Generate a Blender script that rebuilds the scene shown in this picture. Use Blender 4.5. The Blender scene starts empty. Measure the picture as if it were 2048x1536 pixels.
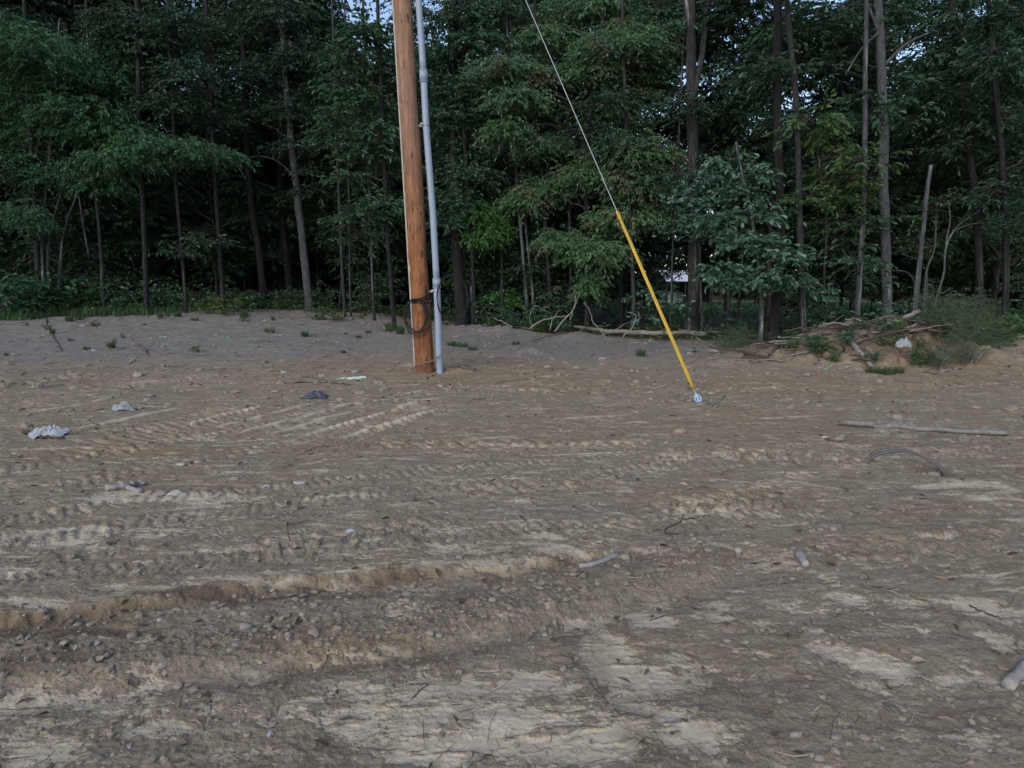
import bpy, math, random
import numpy as np
R = math.radians
rnd = random.Random(7)
rng = np.random.default_rng(7)
scene = bpy.context.scene

# ------------------------------------------------------------------ camera
F = 1366.0; PITCH = R(8.2); EYE = 1.55
cam_d = bpy.data.cameras.new('camera'); cam = bpy.data.objects.new('camera', cam_d)
scene.collection.objects.link(cam); scene.camera = cam
cam_d.sensor_width = 36.0; cam_d.lens = 36.0 * F / 2048.0
cam_d.clip_start = 0.05; cam_d.clip_end = 2000.0
cam.location = (0, 0, EYE); cam.rotation_euler = (R(90) - PITCH, 0, 0)

# ------------------------------------------------------------------ world, sun, exposure
SUN_EL, SUN_AZ = R(32), R(205)       # sun low behind the camera's left, veiled by thin cloud
world = bpy.data.worlds.new('World'); scene.world = world; world.use_nodes = True
wn = world.node_tree; bg = wn.nodes['Background']
sky = wn.nodes.new('ShaderNodeTexSky'); sky.sky_type = 'NISHITA'; sky.sun_disc = False
sky.sun_elevation = SUN_EL; sky.sun_rotation = SUN_AZ
sky.air_density = 1.0; sky.dust_density = 1.0; sky.ozone_density = 1.0
wn.links.new(sky.outputs[0], bg.inputs[0]); bg.inputs[1].default_value = 0.13
sun_d = bpy.data.lights.new('sun', 'SUN'); sun = bpy.data.objects.new('sun', sun_d)
scene.collection.objects.link(sun)
sun_d.energy = 0.8; sun_d.angle = R(50); sun_d.color = (1.0, 0.95, 0.87)
sun.rotation_euler = (R(90) - SUN_EL, 0, math.pi - SUN_AZ)
scene.view_settings.view_transform = 'Standard'; scene.view_settings.look = 'None'
scene.view_settings.gamma = 1.0; scene.view_settings.exposure = 0.78
cy = scene.cycles
cy.use_denoising = True; cy.max_bounces = 6; cy.diffuse_bounces = 3; cy.glossy_bounces = 2
cy.transmission_bounces = 3; cy.transparent_max_bounces = 4; cy.use_adaptive_sampling = True
cy.adaptive_threshold = 0.02

# ------------------------------------------------------------------ camera geometry helpers
CP, SP = math.cos(PITCH), math.sin(PITCH)
def ray(u, v):
    """direction through a photograph pixel (2048 wide), scaled so that its Y is 1"""
    X = (u - 1024.0) / F; Y = -(v - 768.0) / F
    yy = CP + Y * SP; zz = -SP + Y * CP
    return (X / yy, 1.0, zz / yy)
def P(u, v, D):
    r = ray(u, v); return (r[0] * D, D, EYE + r[2] * D)
def G(u, v, z=0.0):
    r = ray(u, v); D = (z - EYE) / r[2]; return (r[0] * D, D)

# ------------------------------------------------------------------ noise
def sm(a, b, x):
    t = np.clip((x - a) / (b - a), 0, 1); return t * t * (3 - 2 * t)
def _h(ix, iy, s):
    h = (ix * 374761393 + iy * 668265263 + s * 974634777) & 0xFFFFFFFF
    h = ((h ^ (h >> 13)) * 1274126177) & 0xFFFFFFFF
    return (h ^ (h >> 16)) & 0xFFFFFFFF
_GA = np.arange(1024) * (2 * math.pi / 1024); _GC, _GS = np.cos(_GA), np.sin(_GA)
def perlin(x, y, s=0):
    x = np.asarray(x, float); y = np.asarray(y, float)
    ix = np.floor(x).astype(np.int64); iy = np.floor(y).astype(np.int64)
    fx = x - ix; fy = y - iy
    u = fx * fx * fx * (fx * (fx * 6 - 15) + 10); w = fy * fy * fy * (fy * (fy * 6 - 15) + 10)
    def g(dx, dy):
        a = _h(ix + dx, iy + dy, s) & 1023
        return _GC[a] * (fx - dx) + _GS[a] * (fy - dy)
    a = g(0, 0); b = g(1, 0); c = g(0, 1); d = g(1, 1)
    return 1.5 * ((a + u * (b - a)) + w * ((c + u * (d - c)) - (a + u * (b - a))))
def fbm(x, y, s=0, n=4, gain=0.5):
    r = 0; a = 1.0; t = 0
    for k in range(n):
        r = r + a * perlin(x * 2.03 ** k + 11.3 * k, y * 2.03 ** k - 7.7 * k, s + k); t += a; a *= gain
    return r / t * 1.3

# ------------------------------------------------------------------ terrain
def base_z(x, y):
    x = np.asarray(x, float); y = np.asarray(y, float)
    z = 0.72 * sm(13, 26, y) * (1 - sm(-11, 4, x))
    z = z + 0.05 * sm(10, 26, y) * sm(1, 6, x)
    z = z + 0.30 * sm(12, 20, y) * sm(10.5, 13.5, x) * (1 - sm(24, 34, y))
    z = z + 4.0 * sm(80, 150, np.hypot(x, y)) * sm(-40, 20, y)
    z = z + 0.04 * fbm(x * 0.35, y * 0.35, 90, 2) * sm(6, 14, y)
    return z
def place(u, v):
    """where the ray through a pixel meets the terrain"""
    r = ray(u, v); D = 3.0
    while D < 120:
        if EYE + r[2] * D <= float(base_z(r[0] * D, D)): break
        D += 0.1
    return (r[0] * D, D, EYE + r[2] * D)

def hit(u, v, D0=10.0, D1=15.0, default=None):
    r = ray(u, v); D = np.linspace(D0, D1, 260); z = surface(r[0] * D, D); k = np.nonzero(EYE + r[2] * D <= z)[0]
    d = D[k[0]] if len(k) else (default or D1)
    return (r[0] * d, d, EYE + r[2] * d)
def polyst(x, y, pts):
    best = np.full(x.shape, 1e9); S = np.zeros(x.shape); T = np.zeros(x.shape); L = 0.0
    for (ax, ay), (bx, by) in zip(pts[:-1], pts[1:]):
        dx, dy = bx - ax, by - ay; l = math.hypot(dx, dy)
        t = np.clip(((x - ax) * dx + (y - ay) * dy) / (l * l), 0, 1)
        ex = x - ax - t * dx; ey = y - ay - t * dy; d = np.hypot(ex, ey)
        m = d < best; best = np.where(m, d, best)
        S = np.where(m, np.sign(dx * ey - dy * ex) * d, S); T = np.where(m, L + t * l, T); L += l
    return S, T, L
def gp(*uv): return [G(u, v) for u, v in uv]

# tread bands: path, half width, lug period, depth, skew, chevron?
BANDS = [
 (gp((380,1140),(600,1090),(760,1066),(960,1040)), .17, .125, .022, 2.5, 1, 1.0),
 (gp((0,818),(160,785),(300,762),(560,738)), .28, .16, .020, 2.5, 0, .7),
 (gp((0,772),(200,745),(420,735)), .22, .19, .022, -2.5, 0, .5),
 (gp((700,893),(1000,886),(1360,890)), .16, .15, .026, 2.2, 0, .8),
 (gp((1240,922),(1500,908),(1780,912)), .20, .16, .028, 2.2, 1, .7),
 (gp((860,992),(1020,978),(1260,966)), .12, .13, .022, 2.2, 0, .7),
 (gp((1230,1008),(1420,1006),(1650,1000)), .20, .135, .034, 3.0, 1, 1.3),
 (gp((640,872),(760,845),(880,800)), .36, .13, .020, 2.0, 0, .5),
 (gp((130,925),(260,880),(420,835),(520,800)), .42, .13, .017, -3.2, 0, .35),
 (gp((0,1130),(150,1110),(330,1090)), .14, .13, .018, 2.2, 0, .5),
 (gp((1000,776),(1300,782),(1700,775),(2000,765)), .25, .2, .02, 2.2, 0, .3),
 (gp((1500,1122),(1800,1090),(2048,1070)), .16, .14, .018, 2.2, 1, .4),
 (gp((-200,1075),(300,1000),(800,948),(1300,905),(2100,872)), .13, .085, .010, 1.6, 0, .55),
 (gp((-200,1128),(300,1040),(800,985),(1300,935),(2100,900)), .13, .085, .010, -1.6, 0, .55),
 (gp((-200,1190),(500,1118),(1000,1066),(1600,1030),(2200,1010)), .12, .075, .009, 1.6, 1, .5),
 (gp((60,985),(420,915),(760,850),(980,790),(1100,765)), .15, .10, .010, 1.8, 1, .5),
 (gp((-100,960),(300,890),(620,822),(800,780)), .15, .10, .010, -1.8, 0, .5),
 (gp((1120,1120),(1350,1010),(1700,930),(2100,880)), .12, .085, .010, 1.6, 0, .5),
]
LINES = [gp((330,862),(430,836),(560,804)), gp((380,868),(520,834),(660,800)), gp((430,880),(600,836),(730,800)),
         gp((500,882),(640,842),(760,806)), gp((560,886),(720,842),(870,796)), gp((640,890),(780,850),(900,815)),
         gp((100,872),(250,838),(400,806)), gp((0,838),(120,815),(260,790))]
LIP = gp((-500,1330),(0,1243),(300,1203),(600,1167),(850,1150),(1000,1136),(1180,1116),(1500,1086),(1800,1074),(2300,1030))
BERM = gp((-400,1400),(0,1330),(400,1292),(700,1262),(1000,1215),(1300,1150),(1420,1120))
# pale compacted clay patches: u, v, ru, rv, strength
PALE = [(120,1075,120,24,1.2),(300,1076,40,6,1),(330,1000,170,12,1.1),(110,1210,130,12,.9),(250,1190,100,14,.8),(480,1165,130,12,.9),
 (700,1165,110,9,.9),(1010,1130,90,9,1),(1130,1112,70,10,.8),(40,1400,120,50,.75),(230,1390,130,45,.7),(60,1500,110,60,.9),
 (300,1450,120,30,.5),(640,1440,100,30,.7),(800,1390,130,40,.9),(1000,1370,140,40,1.0),(1060,1470,200,60,1.0),(760,1450,160,60,.8),(900,1400,200,60,.9),(1350,1350,90,50,.8),(1180,1480,90,50,.8),(1220,1310,60,45,1.1),
 (1180,1250,60,22,.7),(1300,1230,40,20,.8),(1260,1380,70,60,1.1),(1360,1480,80,50,.9),(1420,1230,50,22,.8),(1430,1200,30,12,.8),
 (1640,1290,60,36,1.1),(1500,1300,50,30,.7),(1760,1330,70,35,.8),(1740,1380,60,18,.8),(1980,1230,80,35,.8),(2010,1290,50,30,.7),
 (1560,1130,60,12,.7),(1650,1160,50,20,.7),(1700,1200,40,14,.6),(1800,1110,50,8,.6),(1920,975,120,9,.9),(1980,1000,80,8,.8),
 (1100,1085,40,10,.8),(1170,1095,30,8,.7),(700,1300,60,12,.4),(520,1260,60,10,.3),(900,1490,100,30,.7),(500,1500,90,25,.5),
 (1900,1340,60,30,.5),(1960,1500,60,40,.8),(1840,1480,50,30,.6),(430,1100,90,10,.3),(1400,1015,110,12,.6),(1100,975,110,8,.5),
 (800,885,90,8,.5),(1200,884,100,8,.5),(1450,915,120,8,.45),(600,1075,140,16,.35),(900,1058,90,8,.4)]
# browner soil: u, v, ru, rv, strength
BROWN = [(930,745,210,32,1.0),(640,735,120,28,.5),(1200,765,220,26,.6),(1600,775,280,26,.7),(1950,755,160,40,.8),(250,905,260,22,.8),
 (560,1180,420,16,.9),(150,1240,220,14,.9),(650,1300,200,45,.75),(1500,850,240,40,.4),(1080,1160,120,26,.6),(800,900,300,18,.5),
 (1400,1000,250,26,.5),(380,960,240,18,.5),(1260,1330,60,100,.4),(1750,1010,240,30,.45),(1150,860,220,30,.3),(60,1480,40,60,.3),(90,615,70,14,1.2)]
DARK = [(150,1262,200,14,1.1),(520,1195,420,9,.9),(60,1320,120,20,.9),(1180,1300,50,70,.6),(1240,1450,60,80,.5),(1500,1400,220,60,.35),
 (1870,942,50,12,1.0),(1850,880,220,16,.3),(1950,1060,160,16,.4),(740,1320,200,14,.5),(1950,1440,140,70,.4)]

def hblob(x, y, lst):
    out = np.zeros(x.shape)
    for u, v, ru, rv, s in lst:
        cx, cyy = G(u, v); x1, _ = G(u + ru, v); _, y0 = G(u, v + rv); _, y1 = G(u, v - rv)
        rx = abs(x1 - cx); ry = abs(y1 - y0) / 2; cyy = (y0 + y1) / 2
        d = ((x - cx) / rx) ** 2 + ((y - cyy) / ry) ** 2
        out = np.maximum(out, s * np.clip(1.25 - d, 0, 1))
    return out
MX, MY = G(1790, 735); MY += 0.9
def mound(x, y):
    d = ((x - MX) / 1.35) ** 2 + ((y - MY) / 1.1) ** 2
    d2 = ((x - MX + 2.0) / 1.5) ** 2 + ((y - MY - .1) / .8) ** 2
    d3 = ((x - MX - 1.4) / 1.2) ** 2 + ((y - MY + .1) / 1.0) ** 2
    m = 0.66 * np.exp(-d ** 1.4 * .9) + 0.26 * np.exp(-d2 * 1.4) + .20 * np.exp(-d3 * 1.4)
    return m
def small_mounds(x, y):
    h = 0
    for u, v, r, hh in [(700*1.0+360,708,.35,.14),(835,735,.28,.07),(905,742,.25,.06),(90,612,1.6,.35),(1395,814,.3,.05),(2010,735,1.6,.18),
                        (1110,760,.5,.04),(1430,826,.3,.03),(540,700,1.0,.05),(1645,730,.5,.06),(1010,672,.8,.16),(1150,678,.8,.14),(950,668,.6,.10)]:
        cx, cyy = G(u, v); h = h + hh * np.exp(-(((x - cx) ** 2 + (y - cyy) ** 2) / (r * r)))
    return h

def surface(x, y, masks=False):
    """height of the dirt and (optionally) its material masks"""
    x = np.asarray(x, float); y = np.asarray(y, float)
    r = np.hypot(x, y); near = 1 - sm(9, 24, r); field = 1 - sm(28, 34, y)
    z = base_z(x, y); md = mound(x, y)
    wx = x + 0.10 * perlin(x * 2.1, y * 2.1, 31); wy = y + 0.10 * perlin(x * 2.1 + 9, y * 2.1, 32)
    # pale hard plates under the loose soil
    pn = fbm(wx * 1.1, wy * 3.0, 3, 5, .62)
    pb = hblob(wx, wy, PALE)
    ragged = 1.15 * fbm(x * 4.2 + .25 * y, y * 7.0, 5, 6, .74) + .35 * fbm(x * 30, y * 40, 6, 2, .7)
    lvl = np.minimum(pb, .85) * 1.05 + pn * 0.75 + ragged
    pale = sm(.28, .50, lvl) * (.62 + .38 * sm(.7, 1.2, lvl))
    pale = pale * (1 - sm(0.02, 0.1, md))
    thin = sm(.30, .66, lvl)
    # long drag streaks left by blade and tracks, running across the lot
    sx = x * math.cos(.10) + y * math.sin(.10); sy = -x * math.sin(.10) + y * math.cos(.10) + .03 * x * x * .2
    streak = fbm(sx * .9, sy * 5.0, 33, 6, .68); st2 = fbm(sx * 3.2, sy * 15, 34, 4, .66)
    pale = np.maximum(pale * (1 - .68 * sm(.12, .45, st2 + .25 * fbm(x * 14, y * 18, 35, 2))), .7 * sm(.22, .46, streak + .45 * st2) * sm(2.6, 4.5, r) * (1 - .5 * sm(10, 16, r)))
    # tracks
    dh = np.zeros(x.shape); pl = np.zeros(x.shape)
    for pts, w, per, amp, k, chev, pa in BANDS:
        S, T, L = polyst(x, y, pts); inside = (1 - sm(w * .8, w * 1.05, np.abs(S))) * sm(0, .5, T) * (1 - sm(L - .5, L, T))
        if not inside.any(): continue
        Tn = T + .03 * perlin(x * 6, y * 6, 50)
        ph = Tn / per + (np.abs(S) if chev else S) * k
        if chev: ph = ph + .5 * (S > 0)
        pu = sm(.0, .35, np.sin(ph * 2 * math.pi)) * (.55 + .45 * sm(-.2, .3, perlin(x * 2.5, y * 2.5, 51)))
        pres = inside * pu
        dh -= 1.25 * amp * pres - 1.25 * amp * .5 * inside
        pl = np.maximum(pl, np.minimum(1, 1.25 * pa) * pres * sm(-.35, .2, fbm(x * 6, y * 6, 52, 3)))
    for pts in LINES:
        S, T, L = polyst(x, y, pts); e = sm(0, .6, T) * (1 - sm(L - .6, L, T))
        l = np.exp(-(S / .042) ** 2) * e * sm(-.9, -.1, perlin(T * 3, S * 0 + pts[0][0], 60))
        dh += .026 * l - .014 * np.exp(-((S + .09) / .07) ** 2) * e; pl = np.maximum(pl, l * 1.0)
    S, T, L = polyst(x, y, LIP); wob = .07 * perlin(T * 1.7, S * 0 + 3, 70) + .035 * perlin(T * 6, S * 0, 71) + .03 * perlin(x * 14, y * 14, 76)
    s = S + wob                                    # positive = far side
    lw = (.35 + .65 * (1 - sm(-.2, 1.2, x))) * (.85 + .35 * perlin(T * .9, S * 0 + 8, 74))
    step = (.040 * sm(-.05, .025, s) * np.exp(-np.clip(s, 0, 9) / .9) - .026 * np.exp(-((s + .10) / .09) ** 2)) * lw
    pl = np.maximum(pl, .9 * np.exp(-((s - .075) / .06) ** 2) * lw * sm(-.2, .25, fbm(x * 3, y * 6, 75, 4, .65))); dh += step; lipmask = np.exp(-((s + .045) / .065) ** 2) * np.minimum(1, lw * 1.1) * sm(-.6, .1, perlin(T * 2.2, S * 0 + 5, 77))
    S2, T2, _ = polyst(x, y, BERM); b = np.exp(-((S2 + .05 * perlin(T2 * 2, S2 * 0, 72)) / .16) ** 2) * sm(.2, .9, T2)
    dh += .030 * b * (.6 + .7 * perlin(T2 * 3.1, S2 * 3, 73))
    dh -= .030 * np.exp(-((S2 + .26) / .10) ** 2)
    # the hole by the buried cable, the drift of soil around the poles
    hx, hy = G(1873, 943); dh -= .07 * np.exp(-(((x - hx) / .14) ** 2 + ((y - hy) / .12) ** 2))
    rough = 1 - .88 * np.maximum(pale, sm(.3, .8, pl))
    rough = rough * (1 + 1.1 * b + 1.2 * lipmask) + 2.0 * sm(.05, .3, md)
    f = .020 * fbm(x * 1.3, y * 2.0, 11, 3) + .007 * streak + .003 * st2 * near
    f = f + rough * (.0075 * fbm(x * 7, y * 10, 12, 4, .55) + .0060 * fbm(x * 40, y * 40, 13, 3, .6) * near)
    ck = np.clip(perlin(x * 17 + 3, y * 17, 14), 0, 1) ** 2 * rough * .010 * near     # clods
    f = f + ck + .010 * thin * 0
    f = f - .007 * pale + .0016 * fbm(x * 22, y * 22, 15, 2) * pale
    fl = sm(16, 22, y + .25 * np.minimum(x, 0) * 0)
    f = f + fl * .05 * fbm(x * 1.7, y * 2.4, 16, 4, .65) + .012 * sm(12, 15, y) * fbm(x * 5, y * 6, 19, 2)
    lump = sm(.03, .25, md); f = f + lump * (.20 * fbm(x * 2.6, y * 3.4, 17, 5, .65))
    z = z + md + small_mounds(x, y) * (1 + .35 * fbm(x * 4, y * 5, 18, 3)) + dh * field + f * field
    if not masks: return z
    brown = np.clip(hblob(wx, wy, BROWN) + .06 + .7 * fbm(x * .8, y * 2.0, 20, 5, .6) - .6 * lump, 0, 1)
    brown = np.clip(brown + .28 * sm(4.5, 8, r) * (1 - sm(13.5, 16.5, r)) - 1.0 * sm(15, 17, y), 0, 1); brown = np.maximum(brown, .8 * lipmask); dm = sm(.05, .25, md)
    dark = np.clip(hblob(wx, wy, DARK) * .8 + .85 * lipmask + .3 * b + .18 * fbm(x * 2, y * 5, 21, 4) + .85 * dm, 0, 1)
    return z, np.clip(np.maximum(pale, pl), 0, 1), brown, dark, thin

def sz(x, y): return float(surface(np.array([x]), np.array([y]))[0])
_sz_cache = {}
def szs(pts):
    a = np.array(pts); return surface(a[:, 0], a[:, 1])

def edge_y(x):
    """distance at which the cleared dirt gives way to forest floor"""
    x = np.asarray(x, float)
    y = np.interp(x, [-40, -16, -11.5, -9, -5, -1.5, 1.5, 5, 7.5, 9.5, 12, 16, 40], [22, 22, 24, 25.5, 26, 23.5, 21, 19.5, 17.5, 15.6, 17.0, 20, 24])
    return y + .5 * perlin(x * .7, x * 0 + 3, 80) + .25 * perlin(x * 2.3, x * 0, 81)
# ------------------------------------------------------------------ mesh helpers
class Acc:
    def __init__(s): s.v = []; s.q = []; s.t = []; s.n = 0
    def add(s, v, q=None, t=None):
        v = np.asarray(v, float).reshape(-1, 3)
        if q is not None and len(q): s.q.append(np.asarray(q, np.int64) + s.n)
        if t is not None and len(t): s.t.append(np.asarray(t, np.int64) + s.n)
        s.v.append(v); s.n += len(v)
    def mesh(s, name, mat, smooth=True):
        v = np.concatenate(s.v) if s.v else np.zeros((0, 3))
        q = np.concatenate(s.q) if s.q else np.zeros((0, 4), np.int64)
        t = np.concatenate(s.t) if s.t else np.zeros((0, 3), np.int64)
        me = bpy.data.meshes.new(name); me.vertices.add(len(v)); me.vertices.foreach_set('co', v.astype(np.float32).ravel())
        nl = q.size + t.size; me.loops.add(nl); me.polygons.add(len(q) + len(t))
        me.loops.foreach_set('vertex_index', np.concatenate([q.ravel(), t.ravel()]).astype(np.int32))
        st = np.concatenate([np.arange(len(q)) * 4, q.size + np.arange(len(t)) * 3]).astype(np.int32)
        me.polygons.foreach_set('loop_start', st)
        me.polygons.foreach_set('use_smooth', np.full(len(st), smooth, bool))
        me.update(calc_edges=True); me.validate()
        if mat: me.materials.append(mat)
        return me
    def obj(s, name, mat, parent=None, smooth=True):
        return link(name, s.mesh(name, mat, smooth), parent)
def link(name, me, parent=None):
    o = bpy.data.objects.new(name, me); scene.collection.objects.link(o)
    if parent: o.parent = parent
    return o
def tag(o, label, cat, group=None, kind=None):
    if label: o['label'] = label
    if cat: o['category'] = cat
    if group: o['group'] = group
    if kind: o['kind'] = kind
    return o
def root(name, loc, label, cat, group=None, rz=0.0):
    o = bpy.data.objects.new(name, None); scene.collection.objects.link(o)
    o.empty_display_size = .2; o.location = loc; o.rotation_euler = (0, 0, rz)
    return tag(o, label, cat, group)
def copy_tree(o, parent=None):
    c = o.copy(); scene.collection.objects.link(c)
    if parent: c.parent = parent
    for ch in [k for k in bpy.data.objects if k.parent == o]: copy_tree(ch, c)
    return c
KIDS = {}
def copy_thing(o, loc, rz=0.0, sc=1.0, tilt=(0, 0)):
    c = o.copy(); scene.collection.objects.link(c)
    for ch in KIDS.setdefault(o.name, [k for k in bpy.data.objects if k.parent == o]):
        d = ch.copy(); scene.collection.objects.link(d); d.parent = c
    c.location = loc; c.rotation_euler = (tilt[0], tilt[1], rz); c.scale = (sc, sc, sc)
    return c
def nrm(a): return a / np.maximum(np.linalg.norm(a, axis=-1, keepdims=True), 1e-9)

def tube(acc, pts, rad, sides=8, wob=0.0, cap=True, seed=0):
    p = np.asarray(pts, float); n = len(p); r = np.broadcast_to(np.asarray(rad, float), (n,))
    t = nrm(np.gradient(p, axis=0)) if n > 2 else nrm(np.repeat((p[1] - p[0])[None], n, 0))
    ref = np.array([1, 0, 0.]) if abs(t[:, 0]).mean() < .8 else np.array([0, 1., 0])
    a = nrm(np.cross(t, ref)); b = np.cross(t, a)
    th = np.arange(sides) * 2 * math.pi / sides
    rr = r[:, None] * np.ones(sides)[None]
    if wob:
        g = np.random.default_rng(seed); k = g.normal(size=(n, sides)); k = (k + np.roll(k, 1, 1) + np.roll(k, 1, 0)) / 1.7
        rr = rr * (1 + wob * k)
    v = p[:, None] + rr[..., None] * (np.cos(th)[None, :, None] * a[:, None] + np.sin(th)[None, :, None] * b[:, None])
    i = np.arange(n - 1)[:, None] * sides; j = np.arange(sides)[None]; j2 = (j + 1) % sides
    q = np.stack([i + j, i + j2, i + sides + j2, i + sides + j], -1).reshape(-1, 4)
    v = v.reshape(-1, 3)
    if cap:
        v = np.concatenate([v, p[:1], p[-1:]]); c0 = n * sides
        tr = [(c0, (k + 1) % sides, k) for k in range(sides)] + [(c0 + 1, (n - 1) * sides + k, (n - 1) * sides + (k + 1) % sides) for k in range(sides)]
        acc.add(v, q, tr)
    else: acc.add(v, q)
def smoothline(pts, n):
    p = np.asarray(pts, float)
    if len(p) < 3:
        t = np.linspace(0, 1, n)[:, None]; return p[0] * (1 - t) + p[-1] * t
    d = np.r_[0, np.cumsum(np.linalg.norm(np.diff(p, axis=0), axis=1))]; s = np.linspace(0, d[-1], n)
    m = np.gradient(p, d, axis=0); out = []
    k = np.clip(np.searchsorted(d, s, side='right') - 1, 0, len(d) - 2); h = (d[k + 1] - d[k]); t = ((s - d[k]) / h)[:, None]; h = h[:, None]
    return ((2*t**3-3*t**2+1)*p[k] + (t**3-2*t**2+t)*h*m[k] + (-2*t**3+3*t**2)*p[k+1] + (t**3-t**2)*h*m[k+1])
def box(acc, c, s, rot=None):
    v = np.array([(x, y, z) for x in (-.5, .5) for y in (-.5, .5) for z in (-.5, .5)]) * np.array(s)
    if rot is not None: v = v @ np.array(rot).T
    acc.add(v + np.array(c), [(0, 1, 3, 2), (4, 6, 7, 5), (0, 4, 5, 1), (2, 3, 7, 6), (0, 2, 6, 4), (1, 5, 7, 3)])

def leaves(acc, Pp, A, N, L, W, broad=False):
    A = nrm(A); N = nrm(N - (N * A).sum(-1, keepdims=True) * A); S = np.cross(A, N)
    L = np.asarray(L).reshape(-1, 1); W = np.asarray(W).reshape(-1, 1); n = len(Pp); k = np.arange(n)[:, None]
    if not broad:
        v = np.stack([Pp, Pp + A*L*.45 + S*W*.5 + N*W*.18, Pp + A*L - N*L*.14, Pp + A*L*.45 - S*W*.5 + N*W*.18], 1)
        t = np.concatenate([k*4 + [0, 1, 2], k*4 + [0, 2, 3]]); acc.add(v.reshape(-1, 3), None, t)
    else:
        v = np.stack([Pp, Pp + A*L*.35 + S*W*.36 + N*W*.14, Pp + A*L*.68 + S*W*.5 + N*W*.12, Pp + A*L - N*L*.16,
                      Pp + A*L*.68 - S*W*.5 + N*W*.12, Pp + A*L*.35 - S*W*.36 + N*W*.14], 1)
        q = np.concatenate([k*6 + [0, 1, 2, 3], k*6 + [0, 3, 4, 5]]); acc.add(v.reshape(-1, 3), q)

def sprays(acc, O, D, l, nl, L, W, hang=.5, spread=.8, droop=.35, broad=False, g=rng, twig=None, flat=.6):
    """twigs from O along D of length l, nl leaves each"""
    n = len(O); D = nrm(D); side = nrm(np.cross(D, [0, 0, 1.0]) + 1e-6); l = l.reshape(-1, 1)
    PP = []; AA = []; NN = []
    for j in range(nl):
        t = (j + 1.0) / nl; p = O + D * l * t; p = p - np.array([0, 0, 1.]) * (droop * l * t * t)
        sg = 1 if j % 2 else -1
        if j == nl - 1: sg = 0
        a = D * (.55 + .3 * g.random((n, 1))) + side * sg * spread - np.array([0, 0, 1.]) * (hang * (.5 + g.random((n, 1)))) + g.normal(size=(n, 3)) * .22
        nn = np.array([0, 0, 1.]) * flat + g.normal(size=(n, 3)) * .45
        PP.append(p + g.normal(size=(n, 3)) * .01); AA.append(a); NN.append(nn)
    PP = np.concatenate(PP); AA = np.concatenate(AA); NN = np.concatenate(NN); m = len(PP)
    sc = .65 + .6 * g.random(m)
    leaves(acc, PP, AA, NN, L * sc, W * sc, broad)
    if twig is not None:
        for i in range(0, n, 3):
            e = O[i] + D[i] * l[i] * .9 - np.array([0, 0, droop * l[i, 0] * .8])
            tube(twig, [O[i], (O[i] + e) / 2 + [0, 0, .03 * l[i, 0]], e], [.006, .004, .002], 3, cap=False)

STY = {   # leaf length, width, hang, spread, droop, broad, leaves per twig, twig length
 'droop': (.125, .052, .75, .75, .45, False, 9, .42),
 'broad': (.155, .085, .40, .8, .20, True, 6, .34),
 'hick':  (.17, .07, .45, .8, .30, True, 8, .42),
 'tall':  (.15, .085, .35, .8, .25, False, 9, .50),
 'far':   (.21, .13, .35, .8, .25, False, 8, .70),
}
def bough(acc, twig, C, rad, n, sty, g=rng, layers=3, attach=None, limb_r=.02):
    C = np.asarray(C, float); rad = np.asarray(rad, float); fs = g.uniform(.66, 1.2); n = max(5, int(n / fs ** 1.6))
    q = nrm(g.normal(size=(n, 3))) * (g.random((n, 1)) ** .45)
    q[:, 2] = np.round(q[:, 2] * layers) / layers * .9 + g.normal(size=n) * .07 - .35 * (q[:, 0] ** 2 + q[:, 1] ** 2)
    O = C + q * rad * .9
    D = q * np.array([1, 1, .15]) + g.normal(size=(n, 3)) * np.array([.35, .35, .15]) + np.array([0, 0, .08])
    L, W, hang, spr, dr, br, nl, tl = STY[sty]
    sprays(acc, O, D, tl * fs ** .5 * (.6 + .7 * g.random(n)), nl, L * fs, W * fs, hang, spr, dr, br, g, None)
    if twig is not None:
        if attach is not None:
            a = np.asarray(attach, float); mid = (a + C) / 2 + np.array([0, 0, .12 * np.linalg.norm(C - a)]) + g.normal(size=3) * .05
            ln = smoothline([a, mid, C], 9); ln[1:-1] += g.normal(size=(7, 3)) * .025
            tube(twig, ln, np.linspace(limb_r, limb_r * .45, 9), 5, cap=False)
        for i in range(0, n, max(1, n // 14)):
            e = O[i]; s = C + (e - C) * .12 * g.random(); m = (s + e) / 2 + g.normal(size=3) * .06 + np.array([0, 0, .05])
            tube(twig, smoothline([s, m, e], 5), np.linspace(limb_r * .4, .004, 5), 4, cap=False)

# ------------------------------------------------------------------ materials
def mat(name):
    m = bpy.data.materials.new(name); m.use_nodes = True; nt = m.node_tree
    return m, nt, nt.nodes['Principled BSDF']
def N(nt, typ, **kw):
    n = nt.nodes.new(typ)
    for k, v in kw.items():
        if k.startswith('i_'): n.inputs[k[2:].replace('_', ' ')].default_value = v
        else: setattr(n, k, v)
    return n
def ramp(nt, src, stops):
    r = N(nt, 'ShaderNodeValToRGB'); e = r.color_ramp.elements
    while len(e) < len(stops): e.new(.5)
    for k, (p, c) in enumerate(stops): e[k].position = p; e[k].color = (*c, 1)
    nt.links.new(src, r.inputs[0]); return r.outputs[0]
def noise(nt, scale, detail=4, rough=.6, vec=None, dist=0.0):
    n = N(nt, 'ShaderNodeTexNoise'); n.inputs['Scale'].default_value = scale; n.inputs['Detail'].default_value = detail
    n.inputs['Roughness'].default_value = rough; n.inputs['Distortion'].default_value = dist
    if vec is not None: nt.links.new(vec, n.inputs['Vector'])
    return n.outputs['Fac']
def coords(nt, sc=(1, 1, 1), kind='Object'):
    c = N(nt, 'ShaderNodeTexCoord'); m = N(nt, 'ShaderNodeMapping'); m.inputs['Scale'].default_value = sc
    nt.links.new(c.outputs[kind], m.inputs['Vector']); return m.outputs[0]
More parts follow.
